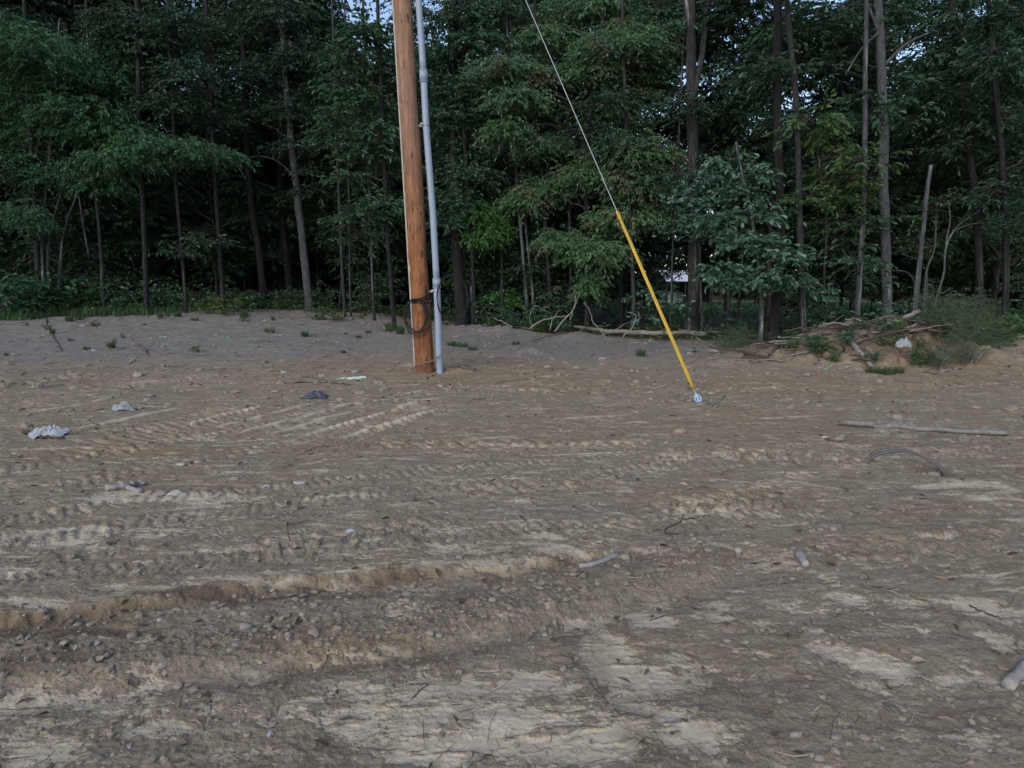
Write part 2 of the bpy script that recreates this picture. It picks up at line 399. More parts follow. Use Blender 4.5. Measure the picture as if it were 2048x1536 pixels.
def mix(nt, fac, a, b, mode='MIX'):
    m = N(nt, 'ShaderNodeMix', data_type='RGBA', blend_type=mode)
    for s, i in ((fac, 0), (a, 6), (b, 7)):
        if isinstance(s, (int, float)): m.inputs[i].default_value = s
        elif isinstance(s, tuple): m.inputs[i].default_value = (*s, 1)
        else: nt.links.new(s, m.inputs[i])
    return m.outputs[2]
def mth(nt, op, a, b=0.0, clamp=False):
    m = N(nt, 'ShaderNodeMath', operation=op, use_clamp=clamp)
    for s, i in ((a, 0), (b, 1)):
        if isinstance(s, (int, float)): m.inputs[i].default_value = s
        else: nt.links.new(s, m.inputs[i])
    return m.outputs[0]
def bump(nt, bsdf, h, strength=.5, dist=.01):
    b = N(nt, 'ShaderNodeBump'); b.inputs['Strength'].default_value = strength; b.inputs['Distance'].default_value = dist
    nt.links.new(h, b.inputs['Height']); nt.links.new(b.outputs[0], bsdf.inputs['Normal'])

def bark_mat(name, c1, c2, c3, lichen=.0, vs=.25, scale=16):
    m, nt, b = mat(name); v = coords(nt, (1, 1, vs)); n1 = noise(nt, scale, 6, .7, v, .4); n2 = noise(nt, 2.2, 4, .6)
    c = ramp(nt, n1, [(.30, c1), (.52, c2), (.72, c3)])
    c = mix(nt, mth(nt, 'MULTIPLY', n2, .55), c, tuple(x * .55 for x in c2))
    if lichen:
        n3 = noise(nt, 3.5, 5, .7); f = ramp(nt, n3, [(.55, (0, 0, 0)), (.68, (lichen,) * 3)]); c = mix(nt, f, c, (.36, .40, .40))
    nt.links.new(c, b.inputs['Base Color']); b.inputs['Roughness'].default_value = .95; b.inputs['Specular IOR Level'].default_value = .15
    bump(nt, b, n1, .8, .03); return m
def leaf_mat(name, a, b_, c, odd=None, trans=.28, rough=.5, spec=.45):
    m, nt, b = mat(name); g = N(nt, 'ShaderNodeNewGeometry'); rp = g.outputs['Random Per Island']
    col = ramp(nt, rp, [(0.0, a), (.5, b_), (1.0, c)])
    n1 = noise(nt, .55, 3, .6, coords(nt, (1, 1, 1)))
    col = mix(nt, ramp(nt, n1, [(.35, (0, 0, 0)), (.68, (.75,) * 3)]), col, tuple(x * .62 for x in b_))
    if odd:
        f = ramp(nt, noise(nt, .9, 3, .6, coords(nt, (1.2, 1.2, 1.7))), [(.55, (0, 0, 0)), (.66, (odd[1],) * 3)]); col = mix(nt, f, col, odd[0])
    o = N(nt, 'ShaderNodeObjectInfo'); hv = N(nt, 'ShaderNodeHueSaturation')
    nt.links.new(mth(nt, 'ADD', mth(nt, 'MULTIPLY', o.outputs['Random'], .05), .475), hv.inputs['Hue'])
    nt.links.new(mth(nt, 'ADD', mth(nt, 'MULTIPLY', rp, .5), .75), hv.inputs['Value']); nt.links.new(col, hv.inputs['Color'])
    nt.links.new(hv.outputs[0], b.inputs['Base Color']); b.inputs['Roughness'].default_value = rough
    b.inputs['Specular IOR Level'].default_value = spec
    t = N(nt, 'ShaderNodeBsdfTranslucent'); nt.links.new(mix(nt, 1.0, hv.outputs[0], (.9, 1.0, .45), 'MULTIPLY'), t.inputs[0])
    x = N(nt, 'ShaderNodeMixShader'); x.inputs[0].default_value = trans
    nt.links.new(b.outputs[0], x.inputs[1]); nt.links.new(t.outputs[0], x.inputs[2])
    nt.links.new(x.outputs[0], nt.nodes['Material Output'].inputs[0]); return m
def plain(name, col, rough=.8, var=.25, scale=8, spec=.3, bmp=.3, metal=0.0, vs=(1, 1, 1)):
    m, nt, b = mat(name); n = noise(nt, scale, 5, .65, coords(nt, vs))
    c = ramp(nt, n, [(.3, tuple(x * (1 - var) for x in col)), (.7, tuple(min(1, x * (1 + var)) for x in col))])
    nt.links.new(c, b.inputs['Base Color']); b.inputs['Roughness'].default_value = rough; b.inputs['Specular IOR Level'].default_value = spec
    b.inputs['Metallic'].default_value = metal
    if bmp: bump(nt, b, n, bmp, .006)
    return m

M = {}
M['bark'] = bark_mat('grey_bark', (.014, .014, .016), (.036, .036, .039), (.080, .082, .088), .5)
M['bark_pale'] = bark_mat('pale_bark', (.030, .032, .035), (.072, .076, .084), (.150, .158, .172), .7)
M['bark_dark'] = bark_mat('dark_bark', (.009, .009, .010), (.022, .021, .023), (.048, .048, .052), .15)
M['twig'] = plain('twig_wood', (.055, .048, .045), .9, .4, 30, .2)
M['weathered'] = bark_mat('weathered_wood', (.13, .12, .115), (.25, .235, .22), (.38, .365, .35), 0, .5, 22)
M['stickwood'] = bark_mat('stick_wood', (.09, .07, .055), (.19, .155, .125), (.30, .26, .22), 0, .6, 40)
M['darkstick'] = plain('dark_twig', (.065, .048, .038), .9, .4, 40, .2)
M['straw'] = plain('dry_straw', (.36, .31, .24), .8, .25, 30, .3)
M['leaf_dog'] = leaf_mat('dogwood_leaf', (.056, .132, .068), (.078, .172, .088), (.114, .222, .114), ((.21, .16, .11), .7))
M['leaf_left'] = leaf_mat('maple_leaf', (.029, .088, .036), (.042, .118, .044), (.062, .148, .056), ((.10, .075, .04), .4))
M['leaf_oak'] = leaf_mat('oak_leaf', (.042, .100, .064), (.060, .134, .088), (.098, .185, .128), None, .2, .42, .6)
M['leaf_hick'] = leaf_mat('hickory_leaf', (.026, .068, .036), (.040, .096, .048), (.074, .143, .078), None, .25)
M['leaf_olive'] = leaf_mat('yellowing_leaf', (.045, .095, .040), (.062, .120, .045), (.115, .160, .050), None, .3)
M['leaf_far'] = leaf_mat('forest_leaf', (.018, .047, .026), (.027, .067, .036), (.046, .097, .054), None, .25)
M['leaf_bright'] = leaf_mat('fresh_leaf', (.055, .150, .040), (.075, .185, .050), (.105, .225, .07), None, .35)
M['weed'] = leaf_mat('weed_leaf', (.050, .105, .035), (.070, .130, .045), (.105, .165, .06), ((.14, .13, .06), .35), .25)
M['bushleaf'] = leaf_mat('bush_leaf', (.055, .095, .05), (.080, .130, .065), (.12, .175, .095), None, .2, .5, .5)
M['grass'] = leaf_mat('grass_blade', (.036, .080, .032), (.052, .105, .040), (.085, .14, .055), None, .25)
M['grass_pale'] = leaf_mat('pale_grass_blade', (.07, .12, .05), (.10, .155, .065), (.17, .2, .10), None, .2)
# ------------------------------------------------------------------ sky gaps need nothing more: the world sky shows through
# ------------------------------------------------------------------ the ground: one sheet
def build_ground():
    fine = np.radians(np.linspace(-41, 41, 700)); co = np.radians(np.arange(45, 316, 4.0))
    th = np.concatenate([fine, co]); nth = len(th)
    rs = [0.3, .6, .9, 1.2, 1.4]; r = 1.55
    while r < 34: rs.append(r); r += .0029 * r * (r / 3.0) ** .3
    while r < 500: rs.append(r); r *= 1.05
    rs = np.array(rs); nr = len(rs)
    X = (rs[:, None] * np.sin(th)[None]).ravel(); Y = (rs[:, None] * np.cos(th)[None]).ravel()
    z, pale, brown, dark, thin = surface(X, Y, True)
    ey = edge_y(X); edge = Y - ey
    litter = sm(-.3, .8, edge + .5 * fbm(X * 1.3, Y * 1.3, 95, 3))
    cool = sm(-2.6, 2.4, Y - np.interp(X, [-14, -9, -6, -3, 0, 3, 6, 9, 14], [13, 13.8, 14.5, 15, 15, 14.6, 14.5, 15.5, 26]) + 2.2 * fbm(X * .6, Y * 1.1, 96, 5, .62)) * (1 - litter)
    dbr = fbm(X * 3.2, Y * 5, 97, 4, .65)
    green = sm(.1, .5, fbm(X * .9, Y * .9, 98, 3)) * sm(.2, .6, dbr * .5 + .35) * cool * sm(19, 24, Y) * .5
    lawn = sm(33, 37, Y) * sm(.10, .17, X / np.maximum(Y, 1)) * (1 - sm(.66, .75, X / np.maximum(Y, 1))) * (1 - sm(62, 72, Y)) * (Y > 0)
    litter = litter * (1 - lawn)
    green = np.maximum(green, lawn)
    lm = mound(X, Y); cool = cool * (1 - .8 * sm(.05, .2, lm))
    # bank behind the trees, so the sheet ends in rising ground
    v = np.stack([X, Y, z], 1); v = np.concatenate([[[0, 0, float(z[:nth].mean())]], v])
    i = np.arange(nr - 1)[:, None] * nth; j = np.arange(nth)[None]; j2 = (j + 1) % nth
    q = (np.stack([i + j, i + nth + j, i + nth + j2, i + j2], -1).reshape(-1, 4) + 1)[:, ::-1]
    t = [(0, 1 + (k + 1) % nth, 1 + k) for k in range(nth)]
    a = Acc(); a.add(v, q, t); me = a.mesh('ground', None)
    def col(name, chans):
        at = me.color_attributes.new(name, 'FLOAT_COLOR', 'POINT'); c = np.zeros((len(v), 4), np.float32)
        for k, ch in enumerate(chans): c[1:, k] = ch
        at.data.foreach_set('color', c.ravel())
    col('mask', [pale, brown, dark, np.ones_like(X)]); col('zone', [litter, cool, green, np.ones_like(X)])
    me.update()
    # which way do the faces point?
    if me.polygons[len(me.polygons) // 2].normal.z < 0: me.flip_normals()
    m, nt, b = mat('graded_dirt')
    am = N(nt, 'ShaderNodeVertexColor', layer_name='mask'); az = N(nt, 'ShaderNodeVertexColor', layer_name='zone')
    sp = N(nt, 'ShaderNodeSeparateColor'); nt.links.new(am.outputs[0], sp.inputs[0]); sz_ = N(nt, 'ShaderNodeSeparateColor'); nt.links.new(az.outputs[0], sz_.inputs[0])
    pa, br, dk = sp.outputs; li, cl, gr = sz_.outputs
    vec = coords(nt, (1, 1, 1)); vx = coords(nt, (1, 2.2, 1))
    nA = noise(nt, 1.6, 5, .65, vx); nB = noise(nt, 14, 5, .7, vec); nC = noise(nt, 95, 4, .7, vec); nD = noise(nt, 320, 2, .6, vec)
    loose = ramp(nt, nB, [(.30, (0.213, 0.171, 0.123)), (.50, (0.296, 0.246, 0.183)), (.72, (0.385, 0.327, 0.251))])
    loose = mix(nt, mth(nt, 'MULTIPLY', br, .85), loose, ramp(nt, nB, [(.3, (.200, .142, .090)), (.55, (.300, .222, .146)), (.75, (.40, .308, .215))]))
    loose = mix(nt, ramp(nt, nC, [(.36, (.75,) * 3), (.52, (0,) * 3)]), loose, mix(nt, .5, loose, (0.094, 0.074, 0.053)))
    loose = mix(nt, ramp(nt, nC, [(.60, (0,) * 3), (.70, (.45,) * 3)]), loose, (0.458, 0.389, 0.299))
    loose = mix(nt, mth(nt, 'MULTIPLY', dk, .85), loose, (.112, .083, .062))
    palec = ramp(nt, nB, [(.3, (0.437, 0.369, 0.277)), (.5, (0.520, 0.448, 0.343)), (.75, (0.593, 0.517, 0.405))])
    palec = mix(nt, ramp(nt, nC, [(.34, (.5,) * 3), (.46, (0,) * 3)]), palec, (0.312, 0.256, 0.185))
    pf = mth(nt, 'MULTIPLY', mth(nt, 'ADD', pa, mth(nt, 'MULTIPLY', mth(nt, 'SUBTRACT', nC, .5), .9)), 1.0, True)
    pf = ramp(nt, pf, [(.26, (0,) * 3), (.74, (1,) * 3)])
    fleck = ramp(nt, noise(nt, 5.5, 7, .74, coords(nt, (.8, 2.0, 1)), .3), [(.53, (0,) * 3), (.63, (.62,) * 3)])
    pf = mth(nt, 'MULTIPLY', mth(nt, 'MAXIMUM', mth(nt, 'MULTIPLY', pf, .92), fleck), mth(nt, 'SUBTRACT', 1.0, dk), True)
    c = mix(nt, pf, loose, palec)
    c = mix(nt, ramp(nt, nA, [(.35, (.28,) * 3), (.6, (0,) * 3)]), c, (0.229, 0.187, 0.141))
    dusty = ramp(nt, noise(nt, 6.5, 6, .75, vx), [(.28, (.080, .070, .062)), (.43, (.165, .150, .139)), (.57, (.245, .230, .218)), (.74, (.34, .325, .31))])
    c = mix(nt, mth(nt, 'MULTIPLY', cl, .85), c, dusty)
    lit = ramp(nt, noise(nt, 22, 5, .75, vec), [(.35, (.020, .015, .011)), (.55, (.052, .038, .026)), (.72, (.11, .08, .052))])
    c = mix(nt, li, c, lit)
    c = mix(nt, gr, c, ramp(nt, noise(nt, 9, 5, .7, vec), [(.3, (.028, .060, .016)), (.7, (.080, .150, .036))]))
    hs = N(nt, 'ShaderNodeHueSaturation'); hs.inputs['Saturation'].default_value = 1.1; nt.links.new(c, hs.inputs['Color']); c = hs.outputs[0]
    nt.links.new(c, b.inputs['Base Color']); b.inputs['Roughness'].default_value = .93; b.inputs['Specular IOR Level'].default_value = .18
    h = mth(nt, 'ADD', mth(nt, 'MULTIPLY', nC, .55), mth(nt, 'MULTIPLY', nD, .25)); h = mth(nt, 'ADD', h, mth(nt, 'MULTIPLY', noise(nt, 38, 4, .7, vec), .4))
    h = mth(nt, 'MULTIPLY', h, mth(nt, 'SUBTRACT', 1.0, mth(nt, 'MULTIPLY', pf, .72)))
    bump(nt, b, h, 1.0, .017)
    me.materials.append(m)
    tag(link('ground', me), None, None, None, 'structure')
build_ground()

# ------------------------------------------------------------------ loose clods, gravel and twig litter (nobody could count them)
ICO_V = None
def ico():
    t = (1 + 5 ** .5) / 2
    v = nrm(np.array([(-1,t,0),(1,t,0),(-1,-t,0),(1,-t,0),(0,-1,t),(0,1,t),(0,-1,-t),(0,1,-t),(t,0,-1),(t,0,1),(-t,0,-1),(-t,0,1)], float))
    f = np.array([(0,11,5),(0,5,1),(0,1,7),(0,7,10),(0,10,11),(1,5,9),(5,11,4),(11,10,2),(10,7,6),(7,1,8),(3,9,4),(3,4,2),(3,2,6),(3,6,8),(3,8,9),(4,9,5),(2,4,11),(6,2,10),(8,6,7),(9,8,1)])
    return v, f
def ground_points(n, r0, r1, power, g, half=40):
    r = r0 * (r1 / r0) ** (g.random(n) ** power); a = np.radians((g.random(n) * 2 - 1) * half)
    return r * np.sin(a), r * np.cos(a), r
def scatter_clods(name, n, r0, r1, smin, smax, m, seed, density=None, flat=.65, label='', cat='', power=1.0):
    g = np.random.default_rng(seed); x, y, r = ground_points(n, r0, r1, power, g)
    if density is not None:
        k = g.random(n) < density(x, y); x, y, r = x[k], y[k], r[k]
    n = len(x); z = surface(x, y)
    s = smin * (smax / smin) ** (g.random(n) ** 2.6) * (r / 3.0) ** .25
    V, Fc = ico(); jit = 1 + g.normal(size=(n, 12)) * .20
    sc = np.stack([s * (.8 + .7 * g.random(n)), s * (.8 + .4 * g.random(n)), s * flat * (.7 + .5 * g.random(n))], 1)
    v = V[None] * jit[..., None] * sc[:, None]; a = g.random(n) * 6.28; ca, sa = np.cos(a)[:, None], np.sin(a)[:, None]
    vx = v[..., 0] * ca - v[..., 1] * sa; vy = v[..., 0] * sa + v[..., 1] * ca
    v = np.stack([vx + x[:, None], vy + y[:, None], v[..., 2] + (z + sc[:, 2] * .30)[:, None]], -1)
    t = (Fc[None] + np.arange(n)[:, None, None] * 12).reshape(-1, 3)
    A = Acc(); A.add(v.reshape(-1, 3), None, t); o = A.obj(name, m, None, False); tag(o, label, cat, None, 'stuff'); return o
def clod_density(x, y):
    S, T, _ = polyst(x, y, LIP); S2, T2, _ = polyst(x, y, BERM)
    d = .16 + .9 * np.exp(-((S + .10) / .12) ** 2) + .9 * np.exp(-(S2 / .26) ** 2)
    lv = hblob(x, y, PALE); d = d + .25 * sm(-.2, .4, fbm(x * 1.4, y * 2.6, 3, 3)) - .25 * np.clip(lv, 0, 1)
    return np.clip(d, .03, 1)
def earth(name, c1, c2):
    m, nt, b = mat(name); o = N(nt, 'ShaderNodeNewGeometry'); n = noise(nt, 60, 4, .7)
    c = ramp(nt, o.outputs['Random Per Island'], [(0, c1), (1, c2)]); c = mix(nt, ramp(nt, n, [(.35, (.5,) * 3), (.6, (0,) * 3)]), c, tuple(k * .6 for k in c1))
    nt.links.new(c, b.inputs['Base Color']); b.inputs['Roughness'].default_value = .95; b.inputs['Specular IOR Level'].default_value = .15
    bump(nt, b, n, .6, .004); return m
M['clod'] = earth('dry_clod', (.215, .178, .138), (.31, .268, .215)); M['stone'] = earth('dusty_stone', (.23, .20, .165), (.36, .325, .28))
M['darkclod'] = earth('root_soil', (.10, .075, .062), (.19, .15, .125)); M['stone_red'] = earth('reddish_stone', (.25, .185, .14), (.33, .255, .20)); M['stone_pale'] = earth('pale_stone', (.36, .325, .28), (.47, .43, .375))
scatter_clods('soil_crumbs', 19000, 1.8, 11, .0026, .020, M['clod'], 21, clod_density, .7, 'small brown crumbs of loose soil strewn over the graded dirt', 'soil crumbs')
scatter_clods('gravel', 1500, 1.9, 13, .006, .020, M['stone'], 22, clod_density, .6, 'fine pale gravel half bedded in the loose dirt', 'gravel')
scatter_clods('soil_lumps', 2600, 9, 25, .014, .060, M['clod'], 23, lambda x, y: (.35 + .65 * sm(0, .3, fbm(x * .8, y * 1.4, 44, 3))) * (1 - .5 * sm(14, 16, y)), .55, 'rough soil lumps churned up near the poles and the tree line', 'soil lumps')
scatter_clods('pile_rubble', 1100, 12.3, 15.3, .03, .10, M['darkclod'], 24, lambda x, y: sm(.08, .35, mound(x, y)), .6, 'broken earth and root clods covering the debris heap on the right', 'rubble')

def twig_litter(name, n, r0, r1, l0, l1, rad, m, seed, label, cat, lift=.004, dens=None, power=1.0):
    g = np.random.default_rng(seed); x, y, r = ground_points(n, r0, r1, power, g)
    if dens is not None:
        k = g.random(n) < dens(x, y); x, y, r = x[k], y[k], r[k]
    n = len(x); l = l0 * (l1 / l0) ** (g.random(n) ** 2); a = g.random(n) * 6.28; A = Acc()
    px = []; 
    for k in range(3):
        t = (k - 1) * .5; px.append((x + np.cos(a) * l * t + g.normal(size=n) * l * .06, y + np.sin(a) * l * t + g.normal(size=n) * l * .06))
    zz = [surface(p[0], p[1]) + lift + g.random(n) * .012 for p in px]
    rr = rad * (.5 + g.random(n)) * (r / 3.0) ** .45
    T = []; sd = np.stack([-np.sin(a), np.cos(a), 0 * a], 1)
    for k in range(3):
        p = np.stack([px[k][0], px[k][1], zz[k]], 1); w = (rr * (.5 if k != 1 else 1.0))[:, None]
        T += [p + sd * w, p + np.array([0, 0, 1.]) * w * 1.2, p - sd * w]
    V = np.stack(T, 1); k = np.arange(n)[:, None] * 9
    q = np.concatenate([k + [0, 3, 4, 1], k + [1, 4, 5, 2], k + [3, 6, 7, 4], k + [4, 7, 8, 5]])
    A.add(V.reshape(-1, 3), q); return tag(A.obj(name, m, None, False), label, cat, None, 'stuff')
twig_litter('twig_litter', 1000, 1.9, 12, .03, .20, .0014, M['darkstick'], 31, 'fine broken twigs and roots littering the dirt', 'twigs')
twig_litter('straw_litter', 500, 1.9, 13, .03, .14, .0015, M['straw'], 32, 'pale straw and splinter litter on the dirt', 'straw')
twig_litter('brush_litter', 4200, 12.5, 27, .10, .8, .0042, M['stickwood'], 33, 'chopped brush and sticks strewn along the foot of the woods', 'brush', .01, lambda x, y: .25 + .75 * sm(-3.5, 0, y - edge_y(x)))
twig_litter('root_litter', 3800, 12.4, 15.3, .15, .9, .0042, M['stickwood'], 34, 'roots and broken sticks poking out of the debris heap', 'roots', .03, lambda x, y: sm(.06, .3, mound(x, y)))

# dead leaves on the field
def dead_leaves():
    g = np.random.default_rng(41); x, y, r = ground_points(700, 2, 22, .9, g); z = surface(x, y)
    A = Acc(); n = len(x); a = g.random(n) * 6.28
    leaves(A, np.stack([x, y, z + .006], 1), np.stack([np.cos(a), np.sin(a), .15 * g.normal(size=n)], 1), np.stack([g.normal(size=n) * .5, g.normal(size=n) * .5, np.ones(n)], 1), (.035 + .05 * g.random(n)) * (r / 5) ** .3, (.018 + .025 * g.random(n)) * (r / 5) ** .3, True)
    m = leaf_mat('dead_leaf', (.10, .065, .04), (.19, .14, .095), (.30, .25, .19), None, .05); tag(A.obj('fallen_leaves', m), 'dry curled leaves scattered over the dirt', 'dead leaves', None, 'stuff')
dead_leaves()

# ------------------------------------------------------------------ utility pole
def pole_material():
    m, nt, b = mat('treated_pole_wood')
    v = coords(nt, (1, 1, .06)); n1 = noise(nt, 26, 6, .7, v, .2); n2 = noise(nt, 5, 5, .7, coords(nt, (1, 1, .5))); n3 = noise(nt, 1.1, 3, .5, coords(nt, (1, 1, .8)))
    c = ramp(nt, n1, [(.26, (.085, .034, .016)), (.47, (.235, .095, .040)), (.74, (.37, .180, .088))])
    c = mix(nt, ramp(nt, n2, [(.40, (.75,) * 3), (.53, (0,) * 3)]), c, (.115, .038, .017))
    sep = N(nt, 'ShaderNodeSeparateXYZ'); nt.links.new(coords(nt), sep.inputs[0])
    # weathered greyer wood higher up the pole
    up = mth(nt, 'MULTIPLY', mth(nt, 'SUBTRACT', mth(nt, 'ADD', sep.outputs[2], mth(nt, 'MULTIPLY', n3, 3.0)), 3.6), .4, True)
    c = mix(nt, mth(nt, 'MULTIPLY', up, .75), c, ramp(nt, n1, [(.28, (.12, .068, .045)), (.5, (.25, .155, .11)), (.75, (.38, .27, .20))]))
    # knife marks and dark scars, blocky
    vo = N(nt, 'ShaderNodeTexVoronoi', distance='CHEBYCHEV'); dn = N(nt, 'ShaderNodeTexNoise'); dn.inputs['Scale'].default_value = 14; dn.inputs['Detail'].default_value = 3
    va = N(nt, 'ShaderNodeVectorMath', operation='MULTIPLY_ADD'); nt.links.new(dn.outputs['Color'], va.inputs[0]); va.inputs[1].default_value = (1.5, 1.5, 1.9); nt.links.new(coords(nt, (20, 20, 5.5)), va.inputs[2]); nt.links.new(va.outputs[0], vo.inputs['Vector']); vo.inputs['Scale'].default_value = 1.0
    vs = N(nt, 'ShaderNodeSeparateColor'); nt.links.new(vo.outputs['Color'], vs.inputs[0])
    sc = mth(nt, 'MULTIPLY', mth(nt, 'GREATER_THAN', vs.outputs[0], .60), mth(nt, 'LESS_THAN', vo.outputs['Distance'], .36))
    side = ramp(nt, mth(nt, 'ADD', mth(nt, 'MULTIPLY', sep.outputs[0], 2.6), .5), [(.45, (.25,) * 3), (.72, (1,) * 3)])
    c = mix(nt, mth(nt, 'MULTIPLY', sc, ramp(nt, n2, [(.46, (0,) * 3), (.58, (.85,) * 3)])), c, (.045, .020, .014))
    # fine cross checks
    n4 = noise(nt, 9, 5, .8, coords(nt, (.8, .8, 9)));  c = mix(nt, ramp(nt, n4, [(.62, (0,) * 3), (.70, (.5,) * 3)]), c, (.13, .052, .028))
    lowd = mth(nt, 'MULTIPLY', mth(nt, 'SUBTRACT', .55, sep.outputs[2]), 1.2, True); c = mix(nt, mth(nt, 'MULTIPLY', lowd, .55), c, (.16, .10, .065))
    nt.links.new(c, b.inputs['Base Color']); b.inputs['Roughness'].default_value = .8; b.inputs['Specular IOR Level'].default_value = .25
    bump(nt, b, n1, .7, .02); return m
PX, PY = G(850, 744); PZ = sz(PX, PY)
def pole_axis(z):
    a = np.array([PX, PY, 0.0]); b = np.array(P(805, 0, PY)); t = z / b[2]; return a + (b - a) * t
pole = root('utility_pole', (PX, PY, PZ), 'tall orange brown wooden utility pole standing in the bare dirt', 'utility pole')
def local(o, pts): return np.asarray(pts, float) - np.array(o.location)
A = Acc(); zs = np.linspace(-.4, 11.8, 90); pts = np.array([pole_axis(z) for z in zs]); pts[:, 0] += .006 * np.sin(zs * 2.3) + .004 * np.sin(zs * 5.1)
tube(A, local(pole, pts), np.interp(zs, [-.4, 0, 6, 12], [.168, .166, .153, .125]), 40, .012, True, 5); A.obj('shaft', pole_material(), pole)
def on_pole(z, ang, off=0.0):
    c = pole_axis(z); r = np.interp(z, [0, 6, 12], [.165, .152, .125]) + off
    return np.array([c[0] + r * math.sin(ang), c[1] - r * math.cos(ang), z])
A = Acc(); tube(A, local(pole, [on_pole(z, R(-74), .012) for z in np.linspace(.0, 11, 40)]), .017, 8); A.obj('ground_wire_cover', plain('wire_moulding', (.38, .35, .30), .7, .2, 20), pole)
# small yellow tag, its black marks, the branded stamp, staples
ang = R(-62); A = Acc(); g1 = on_pole(2.02, ang, .004); ca, sa = math.cos(ang), math.sin(ang)
rot = [[ca, -sa, 0], [sa, ca, 0], [0, 0, 1]]
box(A, local(pole, [on_pole(1.97, ang, .004)])[0], (.05, .006, .36), rot); tg = A.obj('pole_tag', plain('yellow_tag', (.52, .43, .10), .6, .15, 20, .3, 0), pole, False)
tagm = plain('black_print', (.03, .03, .03), .6, 0, 5, .3, 0)
for k in range(6):
    A = Acc(); box(A, local(pole, [on_pole(2.12 - k * .045, ang, .009)])[0], (.022 if k % 2 else .03, .002, .022), rot)
    A.obj('tag_mark', tagm, tg, False)
darkm = plain('burnt_brand', (.045, .022, .016), .9, .2, 30)
A = Acc()
for dz, w, dx in ((2.86, .10, .5), (2.83, .06, .62), (2.80, .085, .58), (2.95, .05, .75), (2.99, .04, .72)):
    for k in range(5): a2 = dx - .12 + k * w * 1.2; box(A, local(pole, [on_pole(dz + .004 * (k % 2), a2, .002)])[0], (w * .24, .004, .016), [[math.cos(a2), -math.sin(a2), 0], [math.sin(a2), math.cos(a2), 0], [0, 0, 1]])
A.obj('brand_stamp', darkm, pole, False)['kind'] = 'stuff'
gal = plain('galvanised_steel', (.48, .50, .53), .42, .12, 30, .5, .1, .8)
black = plain('black_cable_jacket', (.014, .014, .016), .6, .2, 40, .25, 0)

# ------------------------------------------------------------------ grey conduit on stand-off straps
cond_pts_px = [(879.5, 741), (873.5, 570), (866, 430), (852, 250), (846.5, 140), (837, 0)]
CD = PY - .14
cp = [np.array(P(u, v, CD)) for u, v in cond_pts_px]; cp.append(cp[-1] + (cp[-1] - cp[-2]) * 2.6); cp.insert(0, cp[0] + (cp[0] - cp[1]) * .18)
cz = [c[2] for c in cp]
def cax(z): return np.array([np.interp(z, cz, [c[i] for c in cp]) if i < 2 else z for i in range(3)])
cond = root('riser_conduit', tuple(cax(0.0)), 'blue grey plastic riser conduit running up the right side of the wooden pole', 'conduit')
pvc = plain('grey_pvc', (.235, .285, .37), .42, .05, 6, .45, .05)
def seg(z0, z1, r, name, par, m=pvc, sides=24):
    A = Acc(); n = max(2, int((z1 - z0) / .25) + 2); tube(A, local(cond, [cax(z) for z in np.linspace(z0, z1, n)]), r, sides); return A.obj(name, m, par)
zc1 = P(874, 566, CD)[2]; zc2 = P(847, 152, CD)[2]
seg(-.3, zc1, .061, 'pipe', cond); seg(zc1, zc2, .057, 'pipe', cond); seg(zc2, 11.2, .055, 'pipe', cond)
for zc, hh in ((zc1, .075), (zc2, .09)):
    c = seg(zc - hh, zc + hh, .070, 'coupling', cond)
    for e in (-1, 1): A = Acc(); tube(A, local(cond, [cax(zc + e * hh - .008), cax(zc + e * hh + .008)]), .073, 24); A.obj('rim', pvc, c)
for v in (250, 583):
    z = P(850, v, CD)[2]; c = cax(z); pa = pole_axis(z)
    A = Acc(); d = nrm(pa - c); e0 = pa - d * .15
    tube(A, local(cond, [c + d * .05, e0]), .011, 8)
    for e in (-1, 1): box(A, local(cond, [(c + d * .05 + e0) / 2 + np.array([0, 0, e * .016])])[0], (np.linalg.norm(e0 - c) , .03, .005), [[d[0], -d[1], 0], [d[1], d[0], 0], [0, 0, 1]])
    br = A.obj('standoff_bracket', gal, cond)
    A = Acc(); th = np.linspace(0, 2 * math.pi, 25); rg = [c + np.array([.064 * math.cos(t), .064 * math.sin(t), .004 * math.sin(t)]) for t in th]
    for dz in (-.008, .008): tube(A, local(cond, np.array(rg) + [0, 0, dz]), .0065, 6, cap=False)
    box(A, local(cond, [c + np.array([-.075, -.02, .012])])[0], (.03, .03, .045)); A.obj('strap', gal, cond)
# ------------------------------------------------------------------ coils
def coil(name, label, centre, rad, n, wire, m, jit, sq=1.0, tilt=.1, seed=3, frac=1.0):
    g = random.Random(seed); c = np.array(centre); r = root(name, tuple(c), label, 'cable coil')
    for k in range(n):
        A = Acc(); th = np.linspace(0, 2 * math.pi * frac, 49) + g.random() * .8; rr = rad * (1 + g.uniform(-jit, jit)); cx = g.uniform(-jit, jit) * rad * .9; ph = g.random() * 6.28
        top = rad - rr
        p = [np.array([cx + rr * sq * math.cos(t) * (1 + .03 * math.sin(3 * t + ph)), g.uniform(-.001, .001) + tilt * rr * math.cos(t + ph) * .4 - .012 * k / n, top + rr * math.sin(t) * (1 + .03 * math.cos(2 * t + ph))]) for t in th]
        tube(A, p, wire * g.uniform(.8, 1.15), 6, cap=frac < 1); A.obj('loop', m, r)
    return r
D1 = PY - .21; c1 = P(833, 634, D1)
rc = coil('black_cable_coil', 'loose coil of black cable hanging on the lower left side of the wooden pole', (c1[0], D1, c1[2]),   .315, 9, .0058, black, .12, .62, .10, 4)
z0 = P(845, 597, PY - .17)[2]
strap = root('cable_strap', (PX, PY, z0), 'dark cable strap wrapped around the wooden pole above the hanging coil', 'strap')
